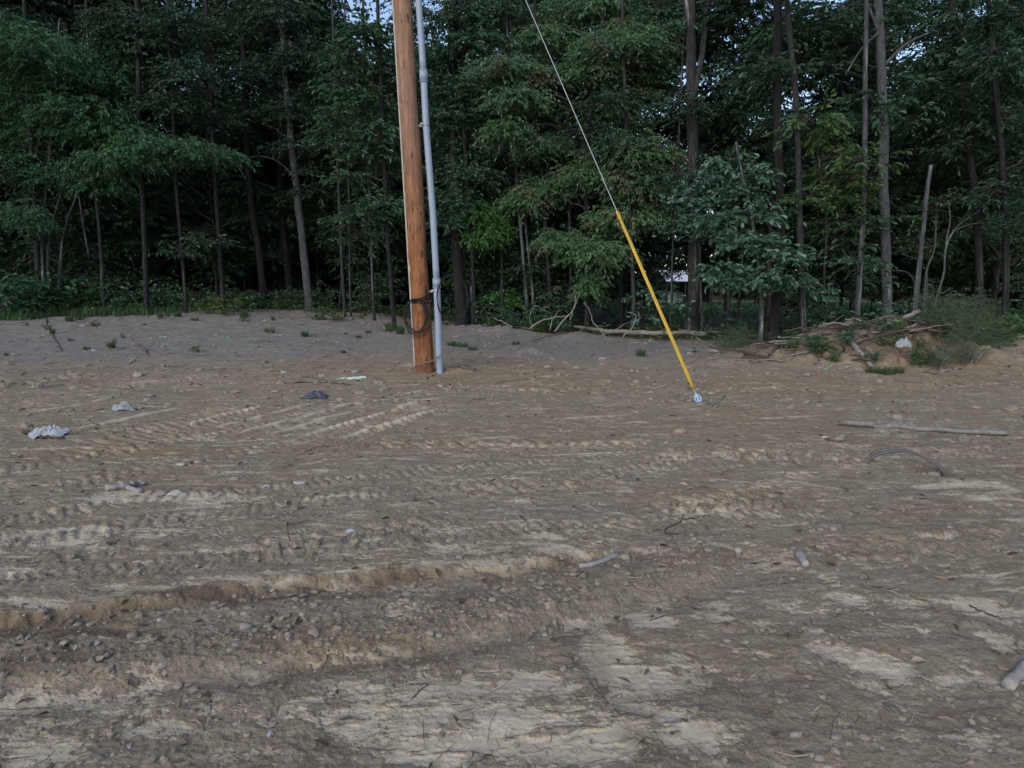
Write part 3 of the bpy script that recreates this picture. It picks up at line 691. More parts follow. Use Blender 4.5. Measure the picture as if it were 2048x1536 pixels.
for dz, tl in ((.0, .06), (-.035, .03), (-.075, .0)):
    A = Acc(); pl = []
    for t in np.linspace(-.95, 1.35, 17): q = on_pole(z0 + dz + tl * (t / 1.5), t, .010); pl.append(q)
    tube(A, local(strap, pl), .012, 6); A.obj('band', black, strap)
A = Acc(); tube(A, local(strap, [on_pole(z0 + .22, .75, .006), on_pole(z0 + .10, .78, .012), on_pole(z0 - .02, .76, .012)]), [.014, .02, .014], 6, .2); A.obj('tail', black, strap)
c2 = P(905, 595, CD - .09)
coil('thin_cable_coil', 'large thin loop of dark cable hanging off the grey conduit', (c2[0], CD - .09, c2[2]),   .395, 4, .0060, black, .05, .66, .05, 9)

# ------------------------------------------------------------------ guy wire
AX, AY = G(1397, 812); AZ = sz(AX, AY); anc = np.array([AX, AY, AZ + .02])
def proj(p):
    x, y, z = p; z -= EYE; zc = y * CP - z * SP; yc = y * SP + z * CP; return 1024 + F * x / zc, 768 - F * yc / zc
best = None
for h in np.linspace(5, 11.6, 500):
    b = pole_axis(h); s = (b - anc); u = [proj(anc + s * t) for t in np.linspace(0, 1, 200)]
    uu = np.interp(423, [k[1] for k in u][::-1], [k[0] for k in u][::-1]); e = abs(uu - 1234)
    if best is None or e < best[0]: best = (e, h)
top = pole_axis(best[1]); gd = top - anc; print('guy', best)
def gat(v):
    ts = np.linspace(0, 1, 2000); vv = np.array([proj(anc + gd * t)[1] for t in ts]); return ts[np.argmin(abs(vv - v))]
guy = root('guy_wire', tuple(anc), 'thin steel guy wire with a yellow plastic guard sloping down to its ground anchor', 'guy wire')
glen = np.linalg.norm(gd)
def gpt(t): return anc + gd * t
t0, t1 = gat(776), gat(423)
A = Acc(); tube(A, local(guy, [gpt(t) for t in np.linspace(.0, 1, 40)]), .0062, 6); A.obj('wire', plain('steel_strand', (.33, .34, .36), .45, .15, 60, .5, 0, .6), guy)
yel = plain('yellow_guard_plastic', (.56, .355, .04), .5, .2, 9, .4, .05)
A = Acc(); tube(A, local(guy, [gpt(t) for t in np.linspace(t0, t1, 20)]), np.linspace(.023, .021, 20), 16); gg = A.obj('guard', yel, guy)
A = Acc(); gdn = gd / glen; sid = nrm(np.cross(gdn, [0, 1, 0])); off = np.array([0, -.028, .0])
tube(A, local(guy, [gpt(t0) + off * .85, gpt(t1) + off * .85]), .004, 4); A.obj('seam', plain('guard_seam', (.45, .28, .015), .6, .1), gg)
for tt in (t0 + .006, t0 + .03):
    A = Acc(); tube(A, local(guy, [gpt(tt) - sid * .035, gpt(tt) + sid * .035]), .010, 6); A.obj('bolt', plain('black_bolt', (.02, .02, .02), .5, .1), guy)
A = Acc(); tube(A, local(guy, [gpt(-.012), gpt(t0)]), .011, 8); A.obj('anchor_rod', gal, guy)
A = Acc(); th = np.linspace(0, 2 * math.pi, 17); e2 = nrm(np.cross(gdn, sid))
tube(A, local(guy, [anc + gdn * (.03 + .055 * math.cos(t)) + sid * .034 * math.sin(t) for t in th]), .013, 8, cap=False); A.obj('anchor_eye', plain('light_blue_marking', (.22, .42, .62), .5, .1, 30), guy)
# ------------------------------------------------------------------ trees of the front edge, each placed where it stands
NL = [0]
def trunk_tube(acc, pts, r0, r1, sides=12, seed=0, flare=.35, wob=.03):
    ln = smoothline(pts, 42); d = np.r_[0, np.cumsum(np.linalg.norm(np.diff(ln, axis=0), axis=1))]; g = np.random.default_rng(seed)
    w = np.cumsum(g.normal(size=(42, 2)), 0) ; w -= np.linspace(0, 1, 42)[:, None] * w[-1]; w *= r0 * .07
    ln[:, :2] += w
    r = np.interp(d, [0, d[-1]], [r0, r1]) * (1 + flare * np.exp(-d / (r0 * 1.8)))
    tube(acc, ln, r, sides, wob, True, seed)
    return ln, r
def hero(name, label, stems, boughs=(), sty='hick', bark='bark', leaf='leaf_hick', dens=1.0, cat='tree', seed=0, group=None, sides=12, bare=()):
    """stems: [(pixels, base width px, top width px, extra height m)]; boughs: (u, v, ru, rv[, depth offset[, material]])"""
    g = np.random.default_rng(seed + 100)
    b = place(*stems[0][0][0]); D = b[1]; ex = float(edge_y(np.array([b[0]]))[0])
    if D > ex + 1.6:
        D = ex + 1.6 - .6 * g.random(); bx = ray(*stems[0][0][0])[0] * D; b = (bx, D, float(base_z(bx, D)))
    r = root(name, (b[0], b[1], b[2] - .05), label, cat, group)
    lines = []; k = D / F
    for i, (px, w0, w1, ext) in enumerate(stems):
        p = [np.array(P(u, v, D)) for u, v in px]
        if i == 0 or px[0][1] > 520: p[0] = np.array([p[0][0], D, min(p[0][2], float(base_z(p[0][0], D)))]) - np.array([0, 0, .12])
        if ext: d = nrm(p[-1] - p[-2]); p.append(p[-1] + d * ext + np.array([0, 0, .1 * ext]))
        A = Acc(); ln, rr = trunk_tube(A, local(r, p), w0 * k / 2, w1 * k / 2, sides, seed + i, .45 if w0 > 12 else .15)
        lines.append(ln + np.array(r.location)); A.obj('trunk', M[bark], r)
    allp = np.concatenate(lines); B = Acc()
    for px, w0, w1 in bare:                       # bare limbs that show in the photograph
        p = [np.array(P(u, v, D)) for u, v in px]; B1 = Acc(); tube(B1, local(r, smoothline(p, 14)), np.linspace(w0 * k / 2, w1 * k / 2, 14), 6, .05); B1.obj('limb', M[bark], r)
    if boughs:
        groups = {}
        for bb in boughs:
            u, v, ru, rv = bb[:4]; dD = bb[4] if len(bb) > 4 else g.normal() * .5; mk = bb[5] if len(bb) > 5 else leaf
            groups.setdefault(mk, []).append((u, v, ru, rv, dD))
        for mk, lst in groups.items():
            A = Acc()
            for u, v, ru, rv, dD in lst:
                C = np.array(P(u, v, D + dD)); rx, rz = ru * k, rv * k; area = math.pi * rx * rz
                L, W, *_r, nl, tl = STY[sty]; la = nl * L * W * .55; n = max(6, int(area * 4.2 * dens / la))
                j = allp[:, 2] < C[2] - .1 * rx; cand = allp[j] if j.any() else allp; at = cand[np.argmin(np.linalg.norm((cand - C) * [1, 1, .8], axis=1))]
                bough(A, B, C - np.array(r.location), (rx, max(.45, rx * .75), rz), n, sty, g, 3, at - np.array(r.location), max(.012, min(.05, rx * .03)))
                NL[0] += n * nl
            A.obj('crown', M[mk], r, False)
    if B.n: B.obj('branches', M['twig' if bark != 'bark_pale' else 'bark'], r)['kind'] = 'stuff'
    return r

hero('maple_tree', 'broad many stemmed tree with tiers of drooping boughs above the grassy bank', [
  ([(72,590),(70,430),(58,250),(50,60)], 9, 5, 3), ([(97,590),(100,470),(128,370),(160,260)], 7, 3, 0), ([(110,588),(138,430),(150,400),(180,330)], 7, 3, 0), ([(84,588),(86,460),(96,350),(110,180)], 6, 3, 2)],
  [(60,95,110,40),(150,150,115,38),(40,190,90,40),(160,215,95,32),(240,262,110,24),(90,262,110,35),(330,290,130,20,-.6),(430,310,70,14,-.6),(240,318,95,22,-.8),(60,320,80,28),(130,350,90,26),(200,365,70,28),(30,425,60,24,-1),(70,445,40,14,-1),(20,60,70,40),(230,130,60,30,.5)],
  'droop', 'bark', 'leaf_left', 1.05, 'tree', 1, bare=[([(155,368),(165,440),(178,515)], 4, 3)])
hero('dogwood_tree', 'dogwood with pale hanging leaves and rusty patches filling the gap right of the conduit', [
  ([(1172,652),(1180,520),(1170,350),(1190,150),(1215,-20)], 12, 7, 2)],
  [(1190,18,115,36),(1090,70,60,24),(1250,85,110,40),(1010,132,75,24),(1100,160,90,26),(1180,140,70,30),(1300,165,60,40),(1035,190,60,20),(1115,215,60,22),(1210,225,95,32),
   (1015,255,42,30),(1085,290,60,26),(1265,300,100,38,-.5),(1160,345,60,26),(1300,372,90,36,-.5),(1085,375,70,24,.3),(1060,400,60,18,.3),(1250,430,80,34,-.4),(1320,425,60,24,-.3),(1120,478,52,24,-.7),(1200,500,70,26,-.7),(1180,565,26,34,-.2),(1240,350,60,26,-.6)],
  'droop', 'bark_dark', 'leaf_dog', 1.5, 'tree', 2, bare=[([(1165,300),(1120,310),(1075,330)], 3, 2)])
hero('young_tree', 'slim young tree with one bright green tuft of leaves right of the conduit', [([(1004,655),(1003,540),(1001,440),(990,380)], 5, 3, .6)],
  [(955,425,52,24,-.6),(985,455,38,22,-.6),(965,470,28,16,-.6)], 'droop', 'bark', 'leaf_bright', 1.6, 'tree', 3)
hero('hickory_tree', 'slender leafy tree standing close behind the left side of the wooden pole', [([(789,655),(776,470),(768,300),(760,120),(755,0)], 9, 6, 3)],
  [(690,165,52,24),(735,200,60,30),(660,225,30,16),(680,270,48,18),(760,255,40,24),(700,355,40,14),(790,330,60,30),(765,405,52,20,-.5),(715,430,60,16,-.5),(730,300,50,20),(690,110,50,26),(740,60,60,34),(800,140,60,36),(720,470,30,14,.3)],
  'hick', 'bark_dark', 'leaf_hick', .9, 'tree', 4)
hero('hickory_tree', 'leafy tree whose blue green sprays show just right of the conduit', [([(948,655),(944,500),(935,350),(925,150),(920,-20)], 8, 5, 2)],
  [(900,225,58,34),(930,290,60,34),(890,340,44,24),(905,395,48,30,-.4),(890,440,30,20,-.4),(950,345,50,28),(935,180,60,34),(880,100,60,40),(960,80,70,36),(1000,20,80,36),(930,20,60,30)],
  'hick', 'bark_dark', 'leaf_hick', .9, 'tree', 5)
hero('oak_sapling', 'young oak with big pale blue green leaves above the left end of the debris heap', [([(1521,694),(1523,610),(1512,500),(1490,380),(1480,330)], 10, 4, .5)],
  [(1460,320,46,22),(1515,345,40,22),(1480,390,52,26),(1425,440,44,24),(1540,420,50,26),(1495,480,60,24,-.4),(1560,490,36,20),(1450,540,50,22,-.4),(1510,555,52,24,-.6),(1462,560,30,16,-.5),(1590,515,38,16,-.7),(1575,560,40,20,-.3),(1620,580,46,24),(1500,430,40,20)],
  'broad', 'bark_pale', 'leaf_oak', .9, 'young oak', 6)
hero('oak_sapling', 'young oak with large dull leaves growing between the yellow guard and the debris heap', [([(1405,672),(1402,560),(1398,440),(1390,360)], 6, 4, .8)],
  [(1385,395,50,24),(1420,355,50,24),(1375,450,46,20,-.3),(1425,465,40,18,-.3),(1395,325,46,20)],
  'broad', 'bark', 'leaf_oak', .8, 'young oak', 7)
hero('sapling', 'leafy sapling with yellowing leaves standing left of the tallest pale trunk', [([(1655,690),(1650,560),(1655,440),(1640,330)], 5, 3, .8)],
  [(1640,280,60,26),(1690,310,55,20),(1660,350,50,20),(1730,322,55,14,-.8),(1620,390,50,24),(1690,395,50,22),(1650,450,50,20),(1620,240,50,24),(1700,360,60,16)],
  'hick', 'bark', 'leaf_olive', .75, 'sapling', 8)
hero('tall_tree', 'tallest pale barked trunk behind the debris heap running out of the top of the picture', [([(1776,655),(1774,540),(1771,380),(1768,220),(1762,80),(1758,0)], 19, 13, 6)],
  [(1670,40,56,24,.5),(1720,20,50,24,.7),(1850,55,44,20,.7),(1800,20,44,20,.9),(1870,110,50,22,.6),(1620,20,60,26,.7),(1560,70,50,24,.8),(1650,130,50,22,.6),(1830,165,46,16),(1725,190,36,16,-.6),(1812,205,36,16,-.6),(1700,240,50,20,.5),(1755,222,22,9,-.7),(1815,240,36,14,.3),(1610,60,60,28,.8)],
  'hick', 'bark_pale', 'leaf_hick', .55, 'tree', 9, sides=16, bare=[([(1770,130),(1810,90),(1870,60)], 7, 3), ([(1764,60),(1730,90),(1690,150)], 6, 2), ([(1766,90),(1740,20),(1725,-20)], 6, 4)])
hero('bare_snag', 'pale leaning dead trunk right behind the debris heap', [([(1826,660),(1836,560),(1846,460),(1856,370),(1862,330)], 12, 7, 0)], (), 'hick', 'bark_pale', cat='dead tree', seed=10, bare=[([(1834,575),(1815,545),(1790,540)], 2, 1)])
hero('crooked_sapling', 'crooked bare sapling bending right above the bushes of the debris heap', [([(1862,665),(1872,600),(1887,545),(1892,490),(1912,455),(1960,420)], 6, 2, 0), ([(1892,490),(1900,430),(1895,400)], 4, 2, 0), ([(1905,462),(1935,450),(1985,445)], 3, 1.5, 0)],
  [(1960,400,50,16,.4),(1990,430,40,12,.3)], 'hick', 'bark_pale', 'leaf_hick', .35, 'sapling', 11)
hero('crooked_sapling', 'thin forked sapling close to the right of the pale leaning dead trunk', [([(1843,664),(1850,590),(1852,545),(1868,500),(1872,430)], 5, 2, 0), ([(1852,545),(1835,520),(1805,508)], 3, 1, 0)],
  [(1880,400,40,20),(1850,430,30,14)], 'hick', 'bark_pale', 'leaf_hick', .35, 'sapling', 12)
hero('grey_trunk_tree', 'straight grey trunk between the young oak and the tallest pale trunk', [([(1711,668),(1716,560),(1722,440),(1726,330),(1728,200)], 11, 7, 6)],
  [(1690,480,40,20),(1740,440,40,22),(1720,520,46,18),(1745,560,30,16)], 'hick', 'bark_pale', 'leaf_hick', .6, 'tree', 13)
hero('big_dark_tree', 'stout dark trunk in front of the pale roofed shed', [([(1381,672),(1386,560),(1388,420),(1385,260),(1384,100)], 26, 17, 2), ([(1385,200),(1402,130),(1412,40),(1420,-40)], 12, 9, 3), ([(1384,110),(1376,40),(1370,-30)], 12, 9, 4)],
  [(1330,10,80,36,1.2),(1420,-10,80,36,1.2),(1310,90,60,30,1.2),(1400,150,70,36,.8),(1330,60,60,30,.8),(1450,60,80,40,.8),(1360,230,50,24,.8)], 'hick', 'bark', 'leaf_hick', .5, 'tree', 14, sides=16)
hero('forest_edge_tree', 'pale based tree trunk left of the wooden pole leaning slightly left', [([(621,622),(610,520),(598,420),(586,310),(577,220),(566,80),(560,-10)], 16, 8, 4)],
  [(580,215,44,20,-.6),(585,285,34,14,-.6),(570,120,50,26,-.6),(610,340,26,10,-.5),(565,20,60,30,-.6),(540,60,70,34),(620,100,60,30),(500,150,60,26),(560,210,60,24),(640,180,46,24),(600,260,40,18,.5),(560,300,40,16,.5)], 'hick', 'bark_pale', 'leaf_far', .7, 'tree', 15, sides=16,
  bare=[([(592,360),(560,325),(520,312),(470,325),(380,330)], 3, 1.5), ([(585,330),(640,260),(672,225),(668,205)], 2, 1)])
hero('forest_edge_tree', 'dark purplish trunk two trunks left of the pale based tree', [([(527,612),(520,520),(508,440),(498,340),(492,200)], 14, 9, 6)],
  [(470,130,70,34),(430,60,80,36),(500,230,50,22),(520,20,60,30)], 'hick', 'bark_dark', 'leaf_far', .7, 'tree', 16)
hero('forest_edge_tree', 'slim straight trunk with a small low spray of leaves in the dark left woods', [([(371,600),(366,520),(356,420),(350,300)], 7, 5, 6)], [(410,480,46,10,-.3),(360,505,28,12,-.3),(300,80,80,40),(370,140,60,30)], 'hick', 'bark_dark', 'leaf_far', .7, 'tree', 17)
hero('forest_edge_tree', 'thin straight trunk just left of the dark purplish trunk', [([(447,605),(436,470),(428,360),(420,200)], 9, 7, 6)], [(400,200,60,30),(440,240,50,20),(350,40,70,34)], 'hick', 'bark_dark', 'leaf_far', .7, 'tree', 18)
hero('forest_edge_tree', 'dark trunk in the gap right of the many stemmed maple', [([(292,595),(288,470),(283,350),(280,200)], 10, 8, 6)], [(270,60,80,36),(320,200,60,26),(230,30,60,34)], 'hick', 'bark_dark', 'leaf_far', .7, 'tree', 19)
for i, (px, w, lab) in enumerate([
  ([(691,635),(684,540),(680,440),(676,330)], 6, 'first thin pole like trunk to the right of the pale based tree'),
  ([(702,632),(699,540),(698,430),(696,330)], 4, 'thinnest of the close pair of trunks right of the pale based tree'),
  ([(749,640),(744,540),(740,450),(736,330)], 6, 'thin upright trunk midway between the pale based tree and the wooden pole'),
  ([(1056,655),(1050,560),(1040,440),(1032,330)], 8, 'thin leaning trunk behind the tangle of bare branches right of the conduit'),
  ([(1068,655),(1062,560),(1052,470),(1045,380)], 6, 'thinner twin just right of the leaning trunk behind the bare branches'),
  ([(1104,655),(1098,560),(1090,460),(1085,360)], 8, 'dark slim trunk just left of the dogwood stem'),
  ([(1143,655),(1142,560),(1140,460),(1138,360)], 7, 'dark slim trunk touching the left side of the dogwood stem'),
  ([(1268,662),(1266,560),(1262,470),(1258,380)], 8, 'slim trunk just left of the yellow guy guard'),
  ([(1340,665),(1343,580),(1346,500),(1350,420)], 4, 'thin bare stem in front of the shed between the guard and the stout trunk'),
  ([(1612,668),(1600,500),(1596,330),(1590,190),(1580,80)], 13, 'tall grey trunk right of the young oak fading up into the sky gaps'),
  ([(1548,665),(1558,560),(1562,450),(1560,330)], 20, 'broad dark trunk right behind the young oak'),
  ([(1962,660),(1960,540),(1952,400),(1925,200),(1905,0)], 14, 'dark trunk behind the right end of the bushes'),
  ([(2010,668),(2012,540),(2008,400),(1990,200)], 12, 'rightmost dark trunk at the corner of the dirt lot'),
  ([(205,590),(200,480),(192,380),(186,260)], 6, 'slim stem a little right of the many stemmed maple'),
  ([(925,652),(915,540),(912,430),(910,250)], 24, 'broad nearly black trunk seen through the thin cable loop')]):
    g = random.Random(i + 50); u, v = px[-1]
    hero('slim_tree', lab, [(px, w, w * .65, 6)], [(u + g.uniform(-30, 30), v - g.uniform(60, 120), 55, 26), (u + g.uniform(-40, 40), v - g.uniform(140, 220), 60, 28)] if w > 3 and i not in (11, 12) else ([(1930,30,70,40),(2010,60,70,40),(1960,130,70,36),(1900,190,60,30),(2030,170,60,36),(1970,240,70,34),(1910,290,50,26),(2020,300,60,32),(1885,100,50,30)] if i == 11 else [(2040,20,70,40),(1990,100,60,34),(2050,120,60,36),(2030,230,60,34),(2050,330,60,34),(1990,380,60,26),(2060,430,50,30)] if i == 12 else ()), 'hick', 'bark_dark' if w > 18 or i in (5, 6, 11, 12) else 'bark', 'leaf_far', .55, 'tree', 30 + i)
# broken grey snag and small leafy plants at the edge
hero('broken_snag', 'short broken grey snag right of the thin cable loop', [([(949,652),(946,610),(944,572)], 13, 9, 0)], (), 'hick', 'bark_pale', cat='dead trunk', seed=71)
hero('stump', 'squat dark stump among yellow leaved weeds in the left woods', [([(528,614),(529,596)], 20, 17, 0)], (), 'hick', 'bark_dark', cat='stump', seed=72)
hero('seedling_tree', 'waist high seedling with broad green leaves right of the conduit', [([(1001,652),(1003,620),(1000,575)], 3, 1.5, 0)], [(1000,590,36,18,-.2),(985,610,26,12,-.3),(1022,602,20,10,-.3),(1018,545,12,6,0)], 'broad', 'bark', 'leaf_bright', .7, 'seedling', 73)
hero('seedling_tree', 'small seedling with a round leaf cluster in front of the bright shed wall', [([(1350,668),(1351,640),(1353,615)], 2.5, 1.5, 0)], [(1354,607,18,10,0)], 'broad', 'bark', 'leaf_oak', .9, 'seedling', 74)
hero('seedling_tree', 'low spreading seedling crossed by the yellow guard', [([(1305,665),(1310,635),(1316,605)], 2.5, 1.5, 0)], [(1300,585,30,8,0),(1322,612,22,9,0),(1290,632,22,8,0),(1262,600,16,8,0)], 'broad', 'bark', 'leaf_oak', .8, 'seedling', 75)
print('hero leaves', NL[0])

# ------------------------------------------------------------------ the wood behind: each tree its own thing, a few kinds built once
def variant(name, H, crown0, nb, rad, br, dens, bark, leaf, sty, seed, w):
    g = np.random.default_rng(seed); r = root(name, (0, 0, 0), None, 'tree')
    pts = [np.array([g.normal() * .02 * H * k, g.normal() * .02 * H * k, H * k]) for k in np.linspace(0, 1, 6)]; pts[0] = np.array([0, 0, -.3])
    A = Acc(); ln, rr = trunk_tube(A, pts, w / 2, w * .12, 9, seed); A.obj('trunk', M[bark], r)
    L = Acc(); B = Acc(); lines = ln
    for k in range(nb):
        f = (k + .5) / nb; z = crown0 + (H * 1.02 - crown0) * f; rr_ = rad * math.sin(math.pi * min(.97, .18 + .82 * f)) ** .6
        a = g.random() * 6.28 + k * 2.4; d = rr_ * (.25 + .75 * g.random()); ax = np.array([np.interp(z, ln[:, 2], ln[:, 0]), np.interp(z, ln[:, 2], ln[:, 1]), z])
        C = ax + np.array([math.cos(a) * d, math.sin(a) * d, 0]); s = br * (.7 + .6 * g.random())
        LL, W, *_r, nl, tl = STY[sty]; n = int(math.pi * s * s * .5 * 2.4 * dens / (nl * LL * W * .55)) 
        bough(L, B, C, (s, s, s * .45), max(5, n), sty, g, 2, ax - np.array([0, 0, .35 * d]), .05); NL[0] += n * nl
    L.obj('crown', M[leaf], r, False); B.obj('branches', M['twig'], r)['kind'] = 'stuff'
    return r
VT = [variant('forest_tree', 19, 6.5, 34, 3.6, 1.55, .52, 'bark', 'leaf_far', 'far', 201, .34),
      variant('forest_tree', 22, 8.5, 36, 4.0, 1.6, .52, 'bark_dark', 'leaf_far', 'far', 202, .42),
      variant('forest_tree', 17, 5.0, 30, 3.0, 1.4, .52, 'bark', 'leaf_far', 'far', 203, .24),
      variant('forest_tree', 20, 10.0, 28, 3.4, 1.6, .52, 'bark_dark', 'leaf_hick', 'far', 204, .30)]
VU = [variant('understory_tree', 7.5, 1.3, 24, 1.9, .95, .8, 'bark', 'leaf_hick', 'hick', 211, .09),
      variant('understory_tree', 6.0, .9, 20, 1.6, .85, .8, 'bark_dark', 'leaf_far', 'hick', 212, .07),
      variant('understory_tree', 9.0, 2.4, 24, 2.1, 1.0, .8, 'bark', 'leaf_far', 'hick', 213, .11)]
VE = [variant('edge_tree', 14, 3.6, 34, 2.7, 1.15, .85, 'bark', 'leaf_hick', 'hick', 221, .16),
      variant('edge_tree', 12, 2.8, 30, 2.4, 1.05, .95, 'bark_dark', 'leaf_far', 'hick', 222, .14),
      variant('edge_tree', 15, 5.0, 32, 2.9, 1.2, .95, 'bark', 'leaf_far', 'hick', 223, .18)]
print('leaves incl. variants', NL[0])
used = set(); placed = []
def put(v, x, y, label, group, sc=None, tilt=.05):
    s = sc or rnd.uniform(.85, 1.15); loc = (x, y, float(base_z(x, y)) - .05)
    if v.name not in used:
        used.add(v.name); o = v; o.location = loc; o.rotation_euler = (rnd.uniform(-tilt, tilt), rnd.uniform(-tilt, tilt), rnd.random() * 6.28); o.scale = (s, s, s)
    else: o = copy_thing(v, loc, rnd.random() * 6.28, s, (rnd.uniform(-tilt, tilt), rnd.uniform(-tilt, tilt)))
    tag(o, label, 'tree', group); return o
KL = 'tall leafy tree with a slim dark trunk deep in the wood behind the front trees'
UL = 'small thin stemmed tree with sparse dull leaves under the taller trees'
n = 0; y = 28.0
while y < 84:
    hw = y * .80 + 5; x = -hw
    while x < hw:
        xx = x + rnd.uniform(-1.9, 1.9); yy = y + rnd.uniform(-1.9, 1.9); ratio = xx / yy
        opening = .14 < ratio < .66 and 33 < yy < 62
        if yy > edge_y(np.array([xx]))[0] + 1.5 and not (opening and (rnd.random() < .72 or .185 < ratio < .315)) and not (.17 < ratio < .36 and 45 < yy < 76) and rnd.random() > (.86 if .10 < ratio < .66 and yy > 27 else .25 if yy > 40 else .1):
            v_ = rnd.choice(VT); lim = (1.5 + (.16 if .10 < ratio < .66 else .25 if ratio < -.1 else .20) * yy) / {VT[0]: 19, VT[1]: 22, VT[2]: 17, VT[3]: 20}[v_]
            put(v_, xx, yy, KL, 'forest trees behind the clearing', rnd.uniform(.85, 1.15) if yy < 38 and not .13 < ratio < .64 else min(rnd.uniform(.85, 1.15), lim)); n += 1
        x += 4.4 + (y - 28) * .045
    y += 4.3 + (y - 28) * .04
for k in range(150):
    for _ in range(30):
        yy = rnd.uniform(21, 48); xx = rnd.uniform(-.85, .85) * yy; ratio = xx / yy
        if yy < edge_y(np.array([xx]))[0] + 1.6: continue
        if 1735 < proj((xx, yy, 3))[0] < 1810 and yy < 30: continue
        if .185 < ratio < .315: continue
        if .10 < ratio < .66 and (yy > 30 or rnd.random() < .85): continue
        if all((xx - a) ** 2 + (yy - b) ** 2 > 3.5 for a, b in placed): break
    placed.append((xx, yy)); put(rnd.choice(VU), xx, yy, UL, 'understory trees of the wood', None, .10)
EL = 'bushy tree with leaves from head height up standing just inside the edge of the wood'
for k in range(32):
    for _ in range(40):
        xx = rnd.uniform(-21, 21); yy = float(edge_y(np.array([xx]))[0]) + rnd.uniform(3.3, 9); u = proj((xx, yy, 3))[0]
        if (1250 < u < 1900 and rnd.random() < .6) or (1690 < u < 1890 and rnd.random() < .7) or 1290 < u < 1430 or 1735 < u < 1812 or (yy < 28 and (555 < u < 650 or 1560 < u < 1640)): continue
        if all((xx - a) ** 2 + (yy - b) ** 2 > 3.2 for a, b in placed): break
    placed.append((xx, yy)); put(rnd.choice(VE), xx, yy, EL, 'bushy trees along the edge of the wood', rnd.uniform(.6, 1.0) if xx > 4 else None, .06)
g = np.random.default_rng(77); n_ = 26000; th = np.radians(g.uniform(-58, 58, n_)); rr_ = g.uniform(88, 118, n_); X = rr_ * np.sin(th); Y = rr_ * np.cos(th)
Z = base_z(X, Y) + 13 * g.random(n_) ** 1.3; A = Acc(); leaves(A, np.stack([X, Y, Z], 1), g.normal(size=(n_, 3)), g.normal(size=(n_, 3)), .9 + .9 * g.random(n_), .6 + .6 * g.random(n_))
tag(A.obj('distant_woodland', M['leaf_far'], None, False), 'far mass of dark woodland closing off the view between the trunks', 'woodland', None, 'stuff')
for sx in (-1, 1):        # the wood goes on past both sides of the picture
    for k in range(9):
        yy = 21 + k * 2.2; xx = sx * (19.5 + k * 1.6 + rnd.uniform(0, 3)); put(rnd.choice(VT), xx, yy, KL, 'forest trees behind the clearing')
print('forest trees', n)
# ------------------------------------------------------------------ shed beyond the lawn
sx, _, _ = P(1385, 600, 57); SD = 57.0
shed = root('shed', (sx, SD, 0), 'pale roofed open shed seen through the trunks beyond the lawn', 'shed')
zr = P(1385, 541, SD + 2.5)[2]; ze = P(1385, 563, SD)[2]
A = Acc(); nx = 44; xs = np.linspace(-2.3, 2.3, nx * 2 + 1)
v = []
for i, x in enumerate(xs):
    h = .03 if i % 2 else 0; v += [(x, -.4, ze + h), (x, 2.6, zr + h)]
for i, x in enumerate(xs):
    h = .03 if i % 2 else 0; v += [(x, -.4, ze + h - .02), (x, 2.6, zr + h - .02)]
m_ = len(xs); q = [(2*i, 2*i+2, 2*i+3, 2*i+1) for i in range(m_-1)] + [(2*m_+2*i, 2*m_+2*i+1, 2*m_+2*i+3, 2*m_+2*i+2) for i in range(m_-1)]
A.add(v, q); A.obj('roof', plain('pale_metal_roof', (.78, .80, .84), .5, .06, 3, .5, 0, .2), shed, False)
A = Acc(); box(A, (0, 2.66, zr + .03), (4.7, .12, .10)); A.obj('ridge_board', M['bark'], shed, False)
A = Acc(); box(A, (0, -.44, ze - .06), (4.7, .06, .12)); A.obj('fascia', M['bark_dark'], shed, False)
darkw = plain('dark_boards', (.05, .045, .045), .9, .3, 6, .2)
for x in (-2.2, -1.75, -.7, .5, 1.4, 2.2):
    A = Acc(); box(A, (x, -.3, ze / 2 - .05), (.11, .11, ze)); A.obj('post', darkw, shed, False)
A = Acc(); box(A, (.9, 2.4, 1.1), (2.8, .1, 2.6)); A.obj('back_wall', darkw, shed, False)
pw = plain('light_blue_panel', (.70, .80, .9), .6, .1, 2, .3, 0)
zb0, zb1 = P(1385, 613, SD)[2], P(1385, 585, SD)[2]
for x in (-1.95, -1.45, -.95, -.45):
    A = Acc(); box(A, (x, 2.3, (zb0 + zb1) / 2), (.42, .05, zb1 - zb0)); A.obj('panel', pw, shed, False)
A = Acc(); box(A, (-1.2, 2.33, (zb0 + zb1) / 2), (2.2, .03, .07)); A.obj('rail', darkw, shed, False)

# ------------------------------------------------------------------ undergrowth kinds
def weed(name, h, nst, lv, style, leaf, seed, spread=.3, cat='weed'):
    g = np.random.default_rng(seed); r = root(name, (0, 0, 0), None, cat); L = Acc(); S = Acc()
    for k in range(nst):
        a = g.random() * 6.28; d = spread * (g.random() ** .6); b = np.array([math.cos(a) * d * .5, math.sin(a) * d * .5, -.03]); t = b + np.array([math.cos(a) * d, math.sin(a) * d, h * (.55 + .45 * g.random())])
        m_ = (b + t) / 2 + np.array([0, 0, .08 * h]); ln = smoothline([b, m_, t], 6); tube(S, ln, np.linspace(.006, .002, 6) * (h / .8), 4, cap=False)
        n = lv; f = .2 + .8 * g.random(n); O = np.stack([np.interp(f * 5, range(6), ln[:, i]) for i in range(3)], 1); a2 = g.random(n) * 6.28
        D = np.stack([np.cos(a2), np.sin(a2), .35 * g.random(n)], 1); W = style
        sprays(L, O, D, W[5] * (.6 + .8 * g.random(n)), W[4], W[0], W[1], W[2], .8, .3, W[3], g)
    L.obj('leaves', M[leaf], r, False); S.obj('stems', M['twig'], r)['kind'] = 'stuff'; return r
